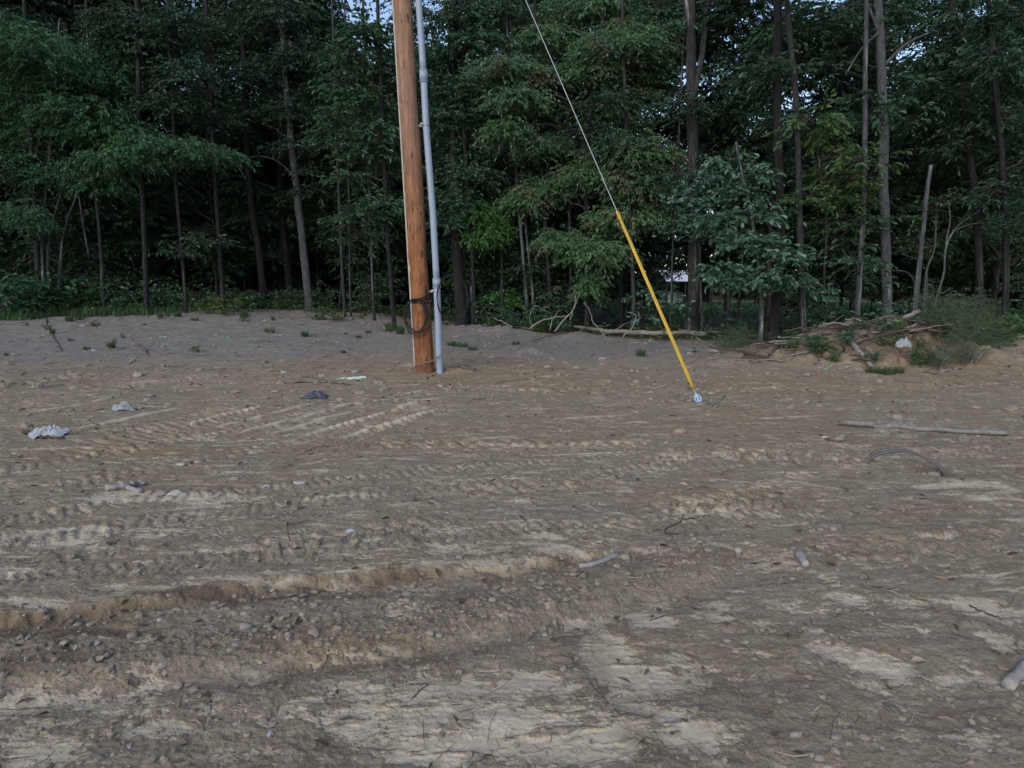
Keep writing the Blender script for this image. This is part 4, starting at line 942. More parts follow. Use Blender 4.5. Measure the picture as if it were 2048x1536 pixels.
VW = [weed('leafy_weed', .75, 7, 7, (.11, .06, .3, False, 4, .14), 'weed', 301), weed('leafy_weed', 1.1, 6, 10, (.13, .07, .3, False, 4, .18), 'leaf_hick', 302, .4),
      weed('leafy_weed', .5, 8, 6, (.09, .055, .2, False, 4, .12), 'leaf_olive', 303, .35), weed('leafy_weed', .9, 8, 8, (.12, .06, .4, False, 5, .16), 'leaf_left', 304, .45)]
VB = [weed('feathery_bush', 1.15, 26, 16, (.055, .014, .1, False, 7, .16), 'bushleaf', 311, .45, 'bush'), weed('feathery_bush', .95, 22, 15, (.05, .014, .1, False, 7, .14), 'bushleaf', 312, .5, 'bush')]
def tuft(name, h, n, leaf, seed, spread=.16):
    g = np.random.default_rng(seed); r = root(name, (0, 0, 0), None, 'grass tuft'); A = Acc(); a = g.random(n) * 6.28; d = spread * g.random(n) ** .5
    b = np.stack([np.cos(a) * d * .6, np.sin(a) * d * .6, -.02 + 0 * a], 1); hh = h * (.5 + .5 * g.random(n)); lean = (.2 + .8 * g.random(n)) * h * .7
    a3 = a + g.normal(size=n) * .6; dr = np.stack([np.cos(a3), np.sin(a3), 0 * a], 1); sd = np.stack([-np.sin(a3), np.cos(a3), 0 * a], 1); w = .006 * (h / .4)
    m1 = b + dr * (lean * .3)[:, None] + np.array([0, 0, 1.]) * (hh * .65)[:, None]; m2 = b + dr * lean[:, None] + np.array([0, 0, 1.]) * (hh * (.95 - .25 * g.random(n)))[:, None]
    v = np.stack([b - sd * w, b + sd * w, m1 + sd * w * .8, m1 - sd * w * .8, m2], 1); k = np.arange(n)[:, None] * 5
    A.add(v.reshape(-1, 3), k + [0, 1, 2, 3], k + [3, 2, 4]); A.obj('blades', M[leaf], r, False); return r
VG = [tuft('grass_tuft', .55, 150, 'grass_pale', 321, .22), tuft('grass_tuft', .25, 160, 'grass', 322, .26), tuft('grass_tuft', .40, 150, 'grass', 323, .22)]
def put2(v, x, y, label, cat, group, sc=1.0, z=None):
    loc = (x, y, sz(x, y) if z is None else z)
    if v.name not in used: used.add(v.name); o = v; o.location = loc; o.rotation_euler = (0, 0, rnd.random() * 6.28); o.scale = (sc,) * 3
    else: o = copy_thing(v, loc, rnd.random() * 6.28, sc)
    tag(o, label, cat, group); return o
WL = 'leafy knee high weed growing along the foot of the woods'
for k in range(150):
    while True:
        x = rnd.uniform(-17, 15); yy = float(edge_y(np.array([x]))[0]) + rnd.uniform(-.4, 1) ** 3 * 3.5 + rnd.uniform(-.2, .8)
        u = proj((x, yy, 0))[0]
        if (1000 < u < 1460 and yy < 21.2) or (1290 < u < 1400 and rnd.random() < .8) or (640 < u < 1300 and rnd.random() < .45): continue
        break
    lab, gr_ = (WL, 'weeds along the edge of the woods')
    put2(rnd.choice(VW[:2] + VW[3:] if rnd.random() < .85 else VW), x, yy, lab, 'weed', gr_, rnd.uniform(.55, 1.15))
for k in range(26):
    u = rnd.uniform(-60, 330); x, yy = ray(u, 600)[0], 1.0; D_ = rnd.uniform(.2, 2.6); q = float(edge_y(np.array([x * 25]))[0]) + D_
    put2(rnd.choice([VW[0], VW[1], VW[3]]), x * q, q, 'tall leafy weed standing in the grass of the left bank', 'weed', 'tall weeds on the left bank', rnd.uniform(1.2, 2.0) * (1.0 if u < 200 else .7))
for (u, v, sc, lab) in [(450,632,1.0,'yellowish weed clump left of the squat dark stump'),(495,625,.9,'yellowish weed clump touching the squat dark stump'),(415,628,1.0,'leftmost yellowish weed clump on the left edge of the woods'),(640,640,.8,'yellow leaved weed at the foot of the pale based tree'),(672,642,.7,'yellow leaved weed just right of the pale based tree')]:
    p = place(u, v); put2(VW[2], p[0], p[1], lab, 'weed', 'yellowish weeds', sc * 1.5)
for (u, v, sc, k) in [(1722,672,.8,0),(1760,672,.7,3),(1800,668,.8,0),(1700,690,.6,3),(1835,700,.6,0),(1780,695,.5,3),(1650,712,.8,0),(1620,705,.7,3),(1675,725,.6,0),(1850,735,.7,3),(1590,700,.8,0),(1740,725,.4,3)]:
    q = hit(u, v, 11, 15, 14.2); put2(VW[k], q[0], q[1], 'small green weed growing out of the debris heap', 'weed', 'weeds on the debris heap', sc * .75)
for (u, v, sc) in [(1905,735,1.0),(1935,728,1.0),(1960,712,.95),(1915,700,1.05),(1955,690,1.0),(1980,700,.8),(1925,740,.8),(1895,750,.6),(1940,745,.7),(1975,715,.8),(1965,680,1.0),(1900,680,.9),(1925,670,1.0)]:
    x, yy = G(u, v); put2(rnd.choice(VB), x, yy + rnd.uniform(0, .5), 'feathery grey green bush packed on the right flank of the debris heap', 'bush', 'feathery bushes right of the debris heap', sc * 1.0)
for (u, v, sc) in [(1462,712,.8),(1480,706,.9),(1445,705,.6),(1500,700,.7),(1600,690,.7),(1640,690,.8),(1560,698,.55)]:
    x, yy = G(u, v); put2(rnd.choice(VB), x, yy + rnd.uniform(0, .4), 'feathery bush left of the debris heap past the end of the fallen log', 'bush', 'feathery bushes left of the debris heap', sc * .72)
for (u, v, sc, k, lab) in [(1668,692,1.5,0,'arching pale grass tuft at the left end of the thick weathered log'),(1655,700,1.2,0,'smaller pale grass tuft left of the arching one on the debris heap'),(1690,684,1.1,0,'pale grass tuft behind the head of the thick weathered log'),
   (1745,748,.75,1,'short green grass tuft at the foot of the thick weathered log'),(1772,750,.9,1,'widest short green grass tuft in front of the debris heap'),(1795,748,.7,1,'rightmost short green grass tuft in front of the debris heap'),
   (1815,705,.5,2,'dark grass tuft below the pale rag on the debris heap'),(905,692,.9,1,'low grass patch just right of the conduit foot'),(925,694,.8,1,'low grass patch second to the right of the conduit foot'),(945,700,.7,1,'thin low grass patch third to the right of the conduit foot'),
   (1032,690,.7,1,'small green tuft on the grey strip right of the conduit'),(800,668,.9,2,'ragged grass tuft just left of the black cable coil'),(780,662,1.0,2,'ragged grass tuft second to the left of the black cable coil'),(540,665,.9,1,'lone grass tuft on the grey strip below the dark stump'),(160,640,.9,1,'grass tuft on the grey strip below the orange mound'),(190,652,.8,1,'small grass tuft right of the orange mound')]:
    x, yy, _z = place(u, v); put2(VG[k], x, yy, lab, 'grass tuft', None, sc)
for k in range(56):
    u = rnd.uniform(0, 1480); v = 632 + 84 * rnd.random() ** 1.8; q = place(u, v)
    if q[1] > float(edge_y(np.array([q[0]]))[0]) - .3: continue
    if rnd.random() < .55: put2(VG[rnd.choice((1, 1, 2))], q[0], q[1], 'sparse low grass sprouting on the grey strip of dirt before the woods', 'grass tuft', 'sparse tufts on the grey strip', rnd.uniform(.3, .8))
    else: put2(VW[rnd.choice((0, 2))], q[0], q[1], 'tiny leafy weed sprouting on the grey strip of dirt before the woods', 'weed', 'tiny weeds on the grey strip', rnd.uniform(.18, .42))
# grass bank on the left and lawn by the shed: grass nobody could count
def grass_field(name, n, fx, h, w, m, seed, label):
    g = np.random.default_rng(seed); x, yy = fx(g, n); n = len(x); z = surface(x, yy) - .02; a = g.random(n) * 6.28; hh = h * (.4 + .8 * g.random(n)); ln = hh * (.2 + .5 * g.random(n))
    b = np.stack([x, yy, z], 1); d = np.stack([np.cos(a), np.sin(a), 0 * a], 1); s = np.stack([-np.sin(a), np.cos(a), 0 * a], 1) * w
    m1 = b + d * (ln * .35)[:, None] + np.array([0, 0, 1.]) * (hh * .6)[:, None]; m2 = b + d * ln[:, None] + np.array([0, 0, 1.]) * hh[:, None]
    v = np.stack([b - s, b + s, m1 + s * .8, m1 - s * .8, m2], 1); k = np.arange(n)[:, None] * 5; A = Acc(); A.add(v.reshape(-1, 3), k + [0, 1, 2, 3], k + [3, 2, 4])
    tag(A.obj(name, m, None, False), label, 'grass', None, 'stuff')
def fx_bank(g, n):
    x = g.uniform(-24, -9.5, n); yy = edge_y(x) - .9 - 1.3 * fbm(x * .8, x * 0, 131, 3) + 5 * g.random(n) ** 1.3; k = g.random(n) < sm(-9.5, -12.5, x) if False else g.random(n) < np.clip((-9.8 - x) / 3, 0, 1)
    return x[k], yy[k]
grass_field('bank_grass', 20000, fx_bank, .27, .010, M['grass'], 401, 'thick green grass on the bank at the left edge of the lot')
def fx_lawn(g, n):
    yy = g.uniform(33, 60, n); x = yy * g.uniform(.13, .68, n); return x, yy
grass_field('lawn_grass', 12000, fx_lawn, .18, .03, M['grass'], 402, 'sunlit green lawn grass beyond the trunks')
def fx_under(g, n):
    x = g.uniform(-18, 14, n); yy = edge_y(x) + g.exponential(1.5, n) - .3 - 1.5 * np.clip(fbm(x * .9, x * 0, 130, 2), 0, 1); return x, yy
g0 = np.random.default_rng(403); x, yy = fx_under(g0, 15000); k = fbm(x * .8, yy * .8, 120, 3) > -.05; x, yy = x[k], yy[k]; n = len(x); a = g0.random(n) * 6.28; A = Acc()
leaves(A, np.stack([x, yy, surface(x, yy) + .02 + .35 * g0.random(n) ** 2], 1), np.stack([np.cos(a), np.sin(a), .4 * g0.normal(size=n)], 1), np.stack([g0.normal(size=n) * .5, g0.normal(size=n) * .5, np.ones(n)], 1), .05 + .09 * g0.random(n), .03 + .05 * g0.random(n))
tag(A.obj('ground_cover', M['weed'], None, False), 'low leafy ground cover along the foot of the woods', 'ground cover', None, 'stuff')

# ------------------------------------------------------------------ sticks, logs, branches
PILE_Z = 0
def stick(label, px, w, m='stickwood', name='stick', cat='stick', lift=0.0, sides=7, heights=None, pile=False, taper=.6, wob=.08, group=None, D=None, seed=0, n=16, parts=()):
    """px: pixels on the dirt; w: thickness in photograph pixels; heights: metres above the dirt at each pixel"""
    xy = [G(u, v) for u, v in px]; g = np.random.default_rng(abs(hash(label)) % 9999 if False else int(px[0][0] * 7 + px[0][1]))
    hs = heights or [0] * len(px); D0 = xy[0][1]; r = w * D0 / F / 2
    p3 = []
    for (x, y), h, (u, v) in zip(xy, hs, px):
        if h > 0:
            # raised point: slide along the pixel's ray until it is h above the dirt
            gx_, gy_ = G(u, v, h); p3.append((gx_, gy_, h))      # h: metres above the level of the lot
        else: p3.append((x, y, (float(base_z(x, y)) if 'fallen' in name else sz(x, y)) + r * .6 + lift))
    if pile:
        r = w * 13.5 / F / 2; p3 = [np.array(hit(u, v, default=13.5 if v < 672 else 13.85)) + [0, 0, r * .5] for u, v in px]
        if name in ('log', 'board', 'pole', 'cut_pole'):
            t = np.linspace(0, 1, 14)[:, None]; li = np.array(p3[0]) * (1 - t) + np.array(p3[-1]) * t; dz = (surface(li[:, 0], li[:, 1]) - li[:, 2]).max() + r * .4
            p3 = list(li + [0, 0, max(0, min(dz, .25))])
    if 'leaning across' in label: p3 = [P(u, v, PY - dd) for (u, v), dd in zip(px, (.32, .25, .24, .24))]
    ln = smoothline(p3, n); jit = g.normal(size=(n, 3)) * r * .5; jit[0] = jit[-1] = 0; ln = ln + jit * (.35 if pile or 'chunk' in name or 'fallen' in name else 1)
    o = root(name, tuple(ln[0]), label, cat, group) if parts else None
    A = Acc(); org = ln[0].copy(); tube(A, ln - org, np.linspace(r, r * taper, n), sides, wob, True, int(px[0][0]))
    if not parts:
        ob = A.obj(name, M[m]); ob.location = tuple(org); return tag(ob, label, cat, group)
    A.obj('stem', M[m], o)
    for bp, bw, bh in parts:
        q = []
        for (u, v), h in zip(bp, bh):
            base = np.array(P(u, v, D0)); q.append(base - org)
        A = Acc(); k = smoothline(q, 12); k[1:-1] += g.normal(size=(10, 3)) * .012; tube(A, k, np.linspace(bw * D0 / F / 2, bw * D0 / F / 5, 12), 5, .05); A.obj('twig', M[m], o)
    return o
stick('long weathered pole like branch lying on the dirt at the right', [(1678,850),(1715,855),(1780,857),(1850,863),(1930,868),(2014,872)], 10, 'weathered', 'long_branch', 'branch', lift=.015, taper=1.0, sides=9)
stick('crooked stick leaning across the foot of the wooden pole and the conduit', [(822,737),(842,729),(866,720),(882,708)], 4, heights=[0, .08, .18, .3], taper=.5)
stick('thick weathered log lying down the front of the debris heap', [(1686,668),(1700,684),(1712,700),(1728,718),(1746,738)], 12, 'weathered', 'log', 'log', pile=True, taper=.55, sides=12)
stick('pale straight pole sticking out over the top of the debris heap', [(1754,667),(1790,650),(1838,629)], 10, 'weathered', 'log', 'log', pile=True, taper=.9, sides=10)
stick('pale thin board pointing right from the top of the debris heap', [(1832,662),(1860,658),(1888,653)], 5, 'weathered', 'board', 'board', pile=True, taper=.8)
stick('short brown branch behind the head of the thick weathered log', [(1700,667),(1714,661),(1727,657)], 5, 'stickwood', 'branch', 'branch', pile=True)
stick('weathered branch lying level behind the pale pole on the debris heap', [(1705,671),(1740,667),(1790,663)], 5, 'weathered', 'branch', 'branch', pile=True)
stick('level brown log crossing the middle of the debris heap', [(1702,713),(1730,712),(1768,711)], 6, 'stickwood', 'log', 'log', pile=True, taper=.8)
stick('thin stick over the level brown log on the debris heap', [(1735,708),(1765,709),(1792,711)], 3, 'weathered', pile=True)
stick('slanting broken stick in the middle of the debris heap', [(1731,696),(1740,702),(1750,710)], 6, 'weathered', pile=True)
stick('thin curved twig drooping down the left front of the debris heap', [(1690,706),(1705,716),(1722,725),(1742,737)], 2.5, 'stickwood', 'twig', 'twig', pile=True)
stick('pale cut pole lying left of the debris heap', [(1549,721),(1580,726),(1609,730)], 6, 'weathered', 'cut_pole', 'pole', taper=1.0)
stick('brown branch rising behind the flat pale slab left of the debris heap', [(1580,722),(1610,704),(1642,688)], 4, 'stickwood', 'branch', 'branch', pile=True)
stick('thin grey stick lying across the flat pale slab', [(1560,703),(1590,705),(1625,709)], 3, 'weathered', pile=True)
stick('short dark upright stub on top of the debris heap', [(1826,682),(1829,668),(1829,652)], 7, 'darkstick', 'stub', 'stub', pile=True, taper=.9)
stick('small stick at the foot of the debris heap right of the cut pole', [(1625,728),(1632,733),(1640,737)], 3)
stick('long low branch lying in front of the feathery bushes', [(1848,750),(1880,753),(1930,757),(1985,762)], 4, 'stickwood', 'branch', 'branch')
stick('short thick branch lying against the feet of the feathery bushes', [(1882,752),(1900,748),(1922,747)], 7, 'weathered', 'branch', 'branch')
def heap_sticks():
    g = np.random.default_rng(55)
    for k in range(110):
        x = MX + g.normal() * .75 if k < 80 else MX - g.uniform(1.0, 3.4); y = MY - .25 + g.normal() * .42 if k < 80 else MY - .5 + g.normal() * .35
        l = g.uniform(.25, .55) * (1.6 if g.random() < .3 else 1); r = g.uniform(.007, .028); a = g.normal() * .7 + (math.pi if g.random() < .5 else 0); tl = abs(g.normal()) * .22
        if k % 12 == 3: l = g.uniform(.7, 1.2); r = g.uniform(.024, .038); tl = g.uniform(.15, .45)
        z = sz(x, y); d = np.array([math.cos(a), math.sin(a) * .8, tl]); p0 = np.array([x, y, z + r * .5]); p = [p0 - d * l * .45 + [0, 0, .03 * g.random()], p0 + [0, 0, .035 + r], p0 + d * l]
        ln = smoothline(p, 8); ln += g.normal(size=ln.shape) * r * .35; A = Acc(); tube(A, ln - p0, np.linspace(r, r * .55, 8), 6, .08, True, k)
        o = A.obj('stick', M[('weathered', 'stickwood', 'stickwood', 'darkstick')[k % 4]]); o.location = tuple(p0)
        tag(o, 'broken stick jumbled with others on and beside the debris heap', 'stick', 'sticks of the debris heap')
heap_sticks()
# the fallen tree along the foot of the woods
stick('long pale fallen trunk with bare branches lying along the foot of the woods', [(1445,680),(1380,680),(1300,679),(1220,677),(1170,670),(1110,663),(1060,660),(1020,655)], 11, 'weathered', 'fallen_tree', 'fallen tree', lift=.14, taper=.4, sides=10, n=34,
  parts=[([(1110,663),(1130,640),(1148,615),(1150,590)], 4, [0]*4), ([(1060,657),(1085,640),(1140,632)], 4, [0]*3), ([(1140,640),(1150,610),(1160,585)], 3, [0]*3), ([(1025,655),(1000,642),(985,636)], 3, [0]*3), ([(1100,660),(1105,640),(1120,620)], 3, [0]*3),
         ([(1213,676),(1190,650),(1180,625),(1168,605)], 3, [0]*4), ([(1245,675),(1268,650),(1270,628),(1255,624)], 3.5, [0]*4), ([(1268,645),(1280,635),(1274,622)], 2.5, [0]*3), ([(1065,658),(1060,630),(1070,612),(1100,628)], 2, [0]*4), ([(1200,672),(1230,660),(1265,640)], 2, [0]*3)])
stick('second thinner trunk lying behind the long fallen trunk', [(1420,674),(1470,674),(1350,677),(1260,676)][::-1] if False else [(1250,674),(1340,675),(1448,674)], 5, 'weathered', 'fallen_log', 'log', lift=.1)
for i, (px, w, lab) in enumerate([
  ([(890,662),(920,664),(960,655),(1010,636)], 3, 'thin bare branch on the ground just right of the conduit'),
  ([(1085,668),(1060,672),(1030,664),(1005,650)], 3, 'dark bare branch end tangled at the left tip of the fallen tree'),
  ([(970,672),(1000,664),(1040,668)], 3, 'low crooked branch on the earth hump left of the fallen tree'),
  ([(1140,676),(1100,680),(1060,690)], 3, 'short root like branch in front of the fallen tree'),
  ([(1410,716),(1370,706),(1345,704)], 2.5, 'small stick under the yellow guard on the grey strip'),
  ([(1440,642),(1470,634),(1510,628)], 3, 'bare twiggy branch left of the young oak trunk'),
  ([(1260,690),(1300,690),(1345,684)], 2, 'thin stick below the fallen trunk'),
  ([(985,640),(1010,637),(1040,632)], 2, 'thin pale twig under the broad leaved seedling')]):
    stick(lab, px, w, 'stickwood' if i % 2 else 'weathered', 'branch', 'branch', lift=.04 + .03 * (i % 3))
# loose sticks on the field
FS = [([(275,700),(288,706),(296,714)], 4,'short forked stick on the far left of the field','stickwood'),([(92,650),(100,680),(124,708)],2,'thin bent twig standing in the far left dirt','darkstick'),
 ([(586,768),(640,765),(700,769)],3,'thin brown stick below the green tape','darkstick'),([(940,803),(955,800),(972,798)],3,'short brown stick right of the parallel grader lines','stickwood'),
 ([(988,765),(1060,760),(1120,766)],3,'long low stick right of the conduit foot','stickwood'),([(1345,1078),(1330,1070),(1358,1050),(1366,1034)],3,'bent dark twig pointing up the field','darkstick'),
 ([(1328,1072),(1355,1074),(1392,1077)],3,'straight dark twig crossing the bent one','darkstick'),([(1368,1043),(1395,1038),(1420,1028)],2.5,'thin twig just above the crossed dark twigs','darkstick'),
 ([(1370,1050),(1382,1062),(1398,1078)],2.5,'third short twig of the crossed dark twigs','stickwood'),([(536,1248),(552,1230),(572,1208)],4,'straight stick slanting over the berm left of centre','stickwood'),
 ([(818,1372),(840,1370),(856,1372)],4,'dark stick at the top of the large pale patch','darkstick'),([(824,1400),(838,1386),(856,1374)],4,'stick forming a point with the dark one on the pale patch','stickwood'),
 ([(1742,1175),(1775,1180),(1822,1184)],3,'straight dark twig on the right foreground dirt','darkstick'),([(1550,1166),(1556,1190),(1560,1216)],2.5,'pale straw stalk lying down the field','straw'),
 ([(1940,1208),(1970,1222),(2005,1236)],4,'curved stick near the right edge of the foreground','darkstick'),([(1725,1012),(1735,1016),(1757,1024)],3.5,'short pale stick on the right of the field','stickwood'),
 ([(1778,1018),(1800,1026),(1818,1034)],3,'short curved twig right of the pale stick','stickwood'),([(640,1440),(650,1470),(690,1515)],2,'fine curling root at the bottom of the dirt','stickwood'),
 ([(228,1478),(246,1495),(266,1512)],4,'short stick at the bottom left of the dirt','stickwood'),([(1155,1140),(1180,1146),(1220,1150)],3,'thin stick below the pale log chunk','stickwood'),
 ([(1300,1235),(1330,1228),(1362,1228)],3,'dark twig among the pale flakes right of centre','darkstick'),([(1040,1040),(1046,1045),(1052,1050)],3,'tiny dark chip right of the chevron tread','darkstick'),
 ([(1390,810),(1404,812),(1420,812)],3.5,'dark twig beside the guy anchor','darkstick'),([(600,910),(640,895),(690,893)],2,'curving thin root near the middle left','stickwood'),
 ([(940,985),(970,990),(1000,994)],2.5,'thin stick beside the small lug tread','stickwood'),([(1640,870),(1668,884),(1690,884)],3,'small dark stick below the long branch','darkstick'),
 ([(1585,925),(1600,935),(1622,944)],2.5,'fine pale twig left of the buried cables','stickwood'),([(575,1050),(578,1080),(582,1086)],2.5,'stubby twig in the left tread marks','darkstick'),
 ([(1460,1280),(1500,1300),(1530,1330)],2.5,'curving dark root between the pale patches','darkstick'),([(1180,1370),(1210,1400),(1240,1440)],3,'dark root along the crack of the pale clay','darkstick')]
for px, w, lab, mm in FS: stick(lab, px, w, mm)
M['chunk'] = plain('dry_grey_wood', (.27, .25, .235), .9, .35, 25, .2)
# chunks of wood
stick('pale split log chunk lying by the grey stone in the foreground', [(1158,1130),(1190,1126),(1215,1118),(1236,1112)], 13, 'chunk', 'log_chunk', 'wood chunk', taper=.75, sides=10, n=10)
stick('short round wood chunk right of centre in the foreground', [(1594,1112),(1602,1120),(1612,1132)], 17, 'chunk', 'log_chunk', 'wood chunk', taper=.9, sides=11, n=7)
stick('stub of grey wood cut off by the right edge of the picture', [(2014,1378),(2032,1358),(2056,1330)], 26, 'chunk', 'log_chunk', 'wood chunk', taper=.8, sides=11, n=8)
stick('left of the two grey wood chunks at the left of the dirt', [(212,984),(235,980),(258,976)], 14, 'chunk', 'log_chunk', 'wood chunk', taper=.9, sides=9, n=8)
stick('upper grey wood chunk resting against the left one', [(240,968),(262,980),(284,986)], 11, 'chunk', 'log_chunk', 'wood chunk', taper=.9, sides=9, n=8)
stick('grey wood chunk touching the reddish stone', [(262,974),(276,970),(290,968)], 14, 'chunk', 'log_chunk', 'wood chunk', taper=.7, sides=9, n=8)
stick('dark stick half hidden under the white plastic bag', [(48,868),(80,876),(128,880)], 8, 'darkstick', lift=.01)
# ------------------------------------------------------------------ stones
def stone(u, v, w, label, m='stone', asp=.6, name='stone', cat='stone', group=None, sharp=False, lift=.25):
    x, y = G(u, v); s = w * y / F / 2; g = np.random.default_rng(int(u * 13 + v)); V, Fc = ico(); 
    # one subdivision of an icosahedron
    ed = {}; V = [tuple(k) for k in V]; T = []
    def mid(a, b):
        k = (min(a, b), max(a, b))
        if k not in ed: ed[k] = len(V); V.append(tuple(nrm((np.array(V[a]) + np.array(V[b])) / 2)))
        return ed[k]
    for a, b, c in Fc: p, q, r_ = mid(a, b), mid(b, c), mid(c, a); T += [(a, p, r_), (p, b, q), (r_, q, c), (p, q, r_)]
    V = np.array(V); nv = (1 + .22 * perlin(V[:, 0] * 1.3 + u, V[:, 1] * 1.3 + V[:, 2] * .9, int(v)) + g.normal(size=len(V)) * .05)
    sc = np.array([s, s * (.7 + .3 * g.random()), s * asp]); a = g.uniform(-.4, .4); V = V * nv[:, None] * sc
    V = np.stack([V[:, 0] * math.cos(a) - V[:, 1] * math.sin(a), V[:, 0] * math.sin(a) + V[:, 1] * math.cos(a), V[:, 2]], 1)
    A = Acc(); A.add(V, None, T); o = A.obj(name, M[m], None, not sharp); o.location = (x, y, sz(x, y) + s * asp * lift); return tag(o, label, cat, group)
for u, v, w, lab, mm, asp, sh in [
 (1250,1112,24,'angular grey stone touching the end of the pale log chunk','stone',.75,True),(1598,1104,14,'round grey stone just above the short wood chunk','stone',.7,False),(1610,1050,22,'reddish stone highest of the cluster right of centre','stone_red',.55,False),
 (1666,1064,18,'greenish round stone right of the reddish one','stone',.6,False),(1476,1102,15,'pale angular stone on the rut edge','stone_pale',.8,True),(1388,1084,12,'upper stone of the pair beside the crossed dark twigs','stone',.8,False),(1399,1092,14,'lower stone of the pair beside the crossed dark twigs','stone',.75,False),
 (1416,1112,20,'brown clod on the rut edge between two stones','clod',.6,False),(1635,994,18,'dark red clod at the right of the chevron tread','stone_red',.5,False),(1450,1012,20,'red brown clod lying in the chevron tread','stone_red',.5,False),
 (1360,866,28,'large broken brown clod below the guy anchor','stone_red',.55,True),(815,1188,24,'dark flat stone on the near side of the rut','clod',.5,False),(492,1258,30,'largest pale rounded stone on the berm at the left','stone',.55,False),
 (628,1270,26,'reddish round clod on the berm','stone_red',.7,False),(600,1292,20,'rounded clod left of the pale humped clod','clod',.7,False),(638,1294,24,'pale humped clod below the reddish one','stone_red',.7,False),
 (1640,1514,26,'grey stone at the bottom right of the dirt','stone',.6,False),(1860,1398,16,'dark stone left of another near the lower right','clod',.7,False),(1899,1400,20,'dark stone right of its neighbour near the lower right','clod',.6,False),(2032,1412,24,'dark stone at the right edge of the dirt','clod',.7,False),
 (1672,1474,26,'flat pale angular stone low on the right','stone',.4,True),(300,988,20,'reddish stone between the grey wood chunks and the flat shards','stone_red',.7,False),(322,988,30,'flat brown shard right of the reddish stone','stone',.45,True),(352,988,34,'flat pale shard furthest right in the left debris row','stone_pale',.45,True),
 (1302,800,14,'small clod left of the guy anchor','clod',.6,False),(1290,802,9,'smaller clod beside the one left of the guy anchor','clod',.6,False),(1868,940,30,'lump of earth where the buried cables surface','clod',.6,False),(1678,878,20,'pale flat stone under the long weathered branch','stone',.5,True),(1648,876,14,'small pale stone left of the flat one under the long branch','stone_pale',.5,False),
 (1685,874,10,'little stone touching the flat one under the long branch','stone',.6,False),(985,1212,18,'pale stone on the berm right of centre','stone',.7,False),(970,1206,14,'twin stone just left of the pale berm stone','stone',.7,False),(155,1244,18,'pale stone low on the left rut','stone',.5,False),(320,1400-160,14,'small pale stone on the left rut','stone_pale',.6,False),
 (265,1272,22,'dark clod at the left end of the berm','clod',.7,False),(500,1216,16,'small round stone in the shade of the rut','clod',.6,False),(455,1218,18,'brown clod in the rut left of the small round stone','clod',.6,False),(700,1185,10,'tiny pale pebble on the rut edge','stone_pale',.7,False),(840,1290,14,'clod on the berm left of the pale patch','clod',.7,False),
 (860,1270,22,'grey shard on the middle of the berm','stone',.5,True),(880,1272,16,'second shard touching the one on the middle of the berm','stone',.6,True),(1090,1260,12,'small pale pebble above the pale clay','stone_pale',.6,False),(600,968,28,'flat pale stone in the left middle of the field','stone_pale',.3,True),(362,932,22,'bright flat chip above the row of wood chunks','stone_pale',.35,True),
 (470,958,20,'curved brown bark scrap right of the wood chunks','clod',.5,True),(830,1132,24,'thin dark bark chip on the smooth dirt','clod',.25,True),(722,788,30,'curled brown bark scrap right of the dark plastic','stone_red',.35,True),(1645,1412-12,18,'stone among the twigs low on the right','stone',.6,False),
 (1800,1208,12,'little stone right of the straight dark twig','stone',.6,False),(1840,1216,16,'flat stone near the right foreground twig','stone',.4,False),(1585,1160,14,'stone below the short wood chunk','stone',.5,False),(1570,1100,12,'small stone left of the short wood chunk','stone',.7,False),(1822,996,16,'dark clod right of the pale stick','clod',.4,False)]:
    stone(u, v, w, lab, mm, asp, sharp=sh)
for k in range(90):
    v = rnd.uniform(980, 1530); u = rnd.uniform(10, 2040); stone(u, v, rnd.choice([6, 7, 7, 8, 9, 11]), 'small rounded pebble half set in the loose foreground dirt', rnd.choice(['stone', 'clod', 'clod']), rnd.uniform(.5, .8), 'pebble', 'pebble', 'pebbles on the foreground dirt', False, .1)
stone(1645, 702, 34, 'brown boulder behind the flat slab left of the debris heap', 'clod', .6, 'boulder', 'boulder')
stone(1592, 712, 62, 'flat pale slab lying left of the debris heap', 'stone', .16, 'slab', 'slab', None, True)
stone(1440, 720, 46, 'broad flat rock at the foot of the feathery bush', 'stone', .3, 'rock', 'rock', None, True)
for u, v, w, lab in [(1775,704,22,'round brown lump in the middle of the debris heap'),(1800,722,26,'brown lump low in the middle of the debris heap'),(1850,700,24,'brown lump on the right shoulder of the debris heap'),(1728,700,20,'lump behind the level brown log'),(1695,725,24,'lump at the left foot of the debris heap'),(1655,735,26,'hump of soil left of the thick log end')]:
    stone(u, v, w, lab, 'darkclod', .7, 'earth_lump', 'earth lump', None, False, .5)

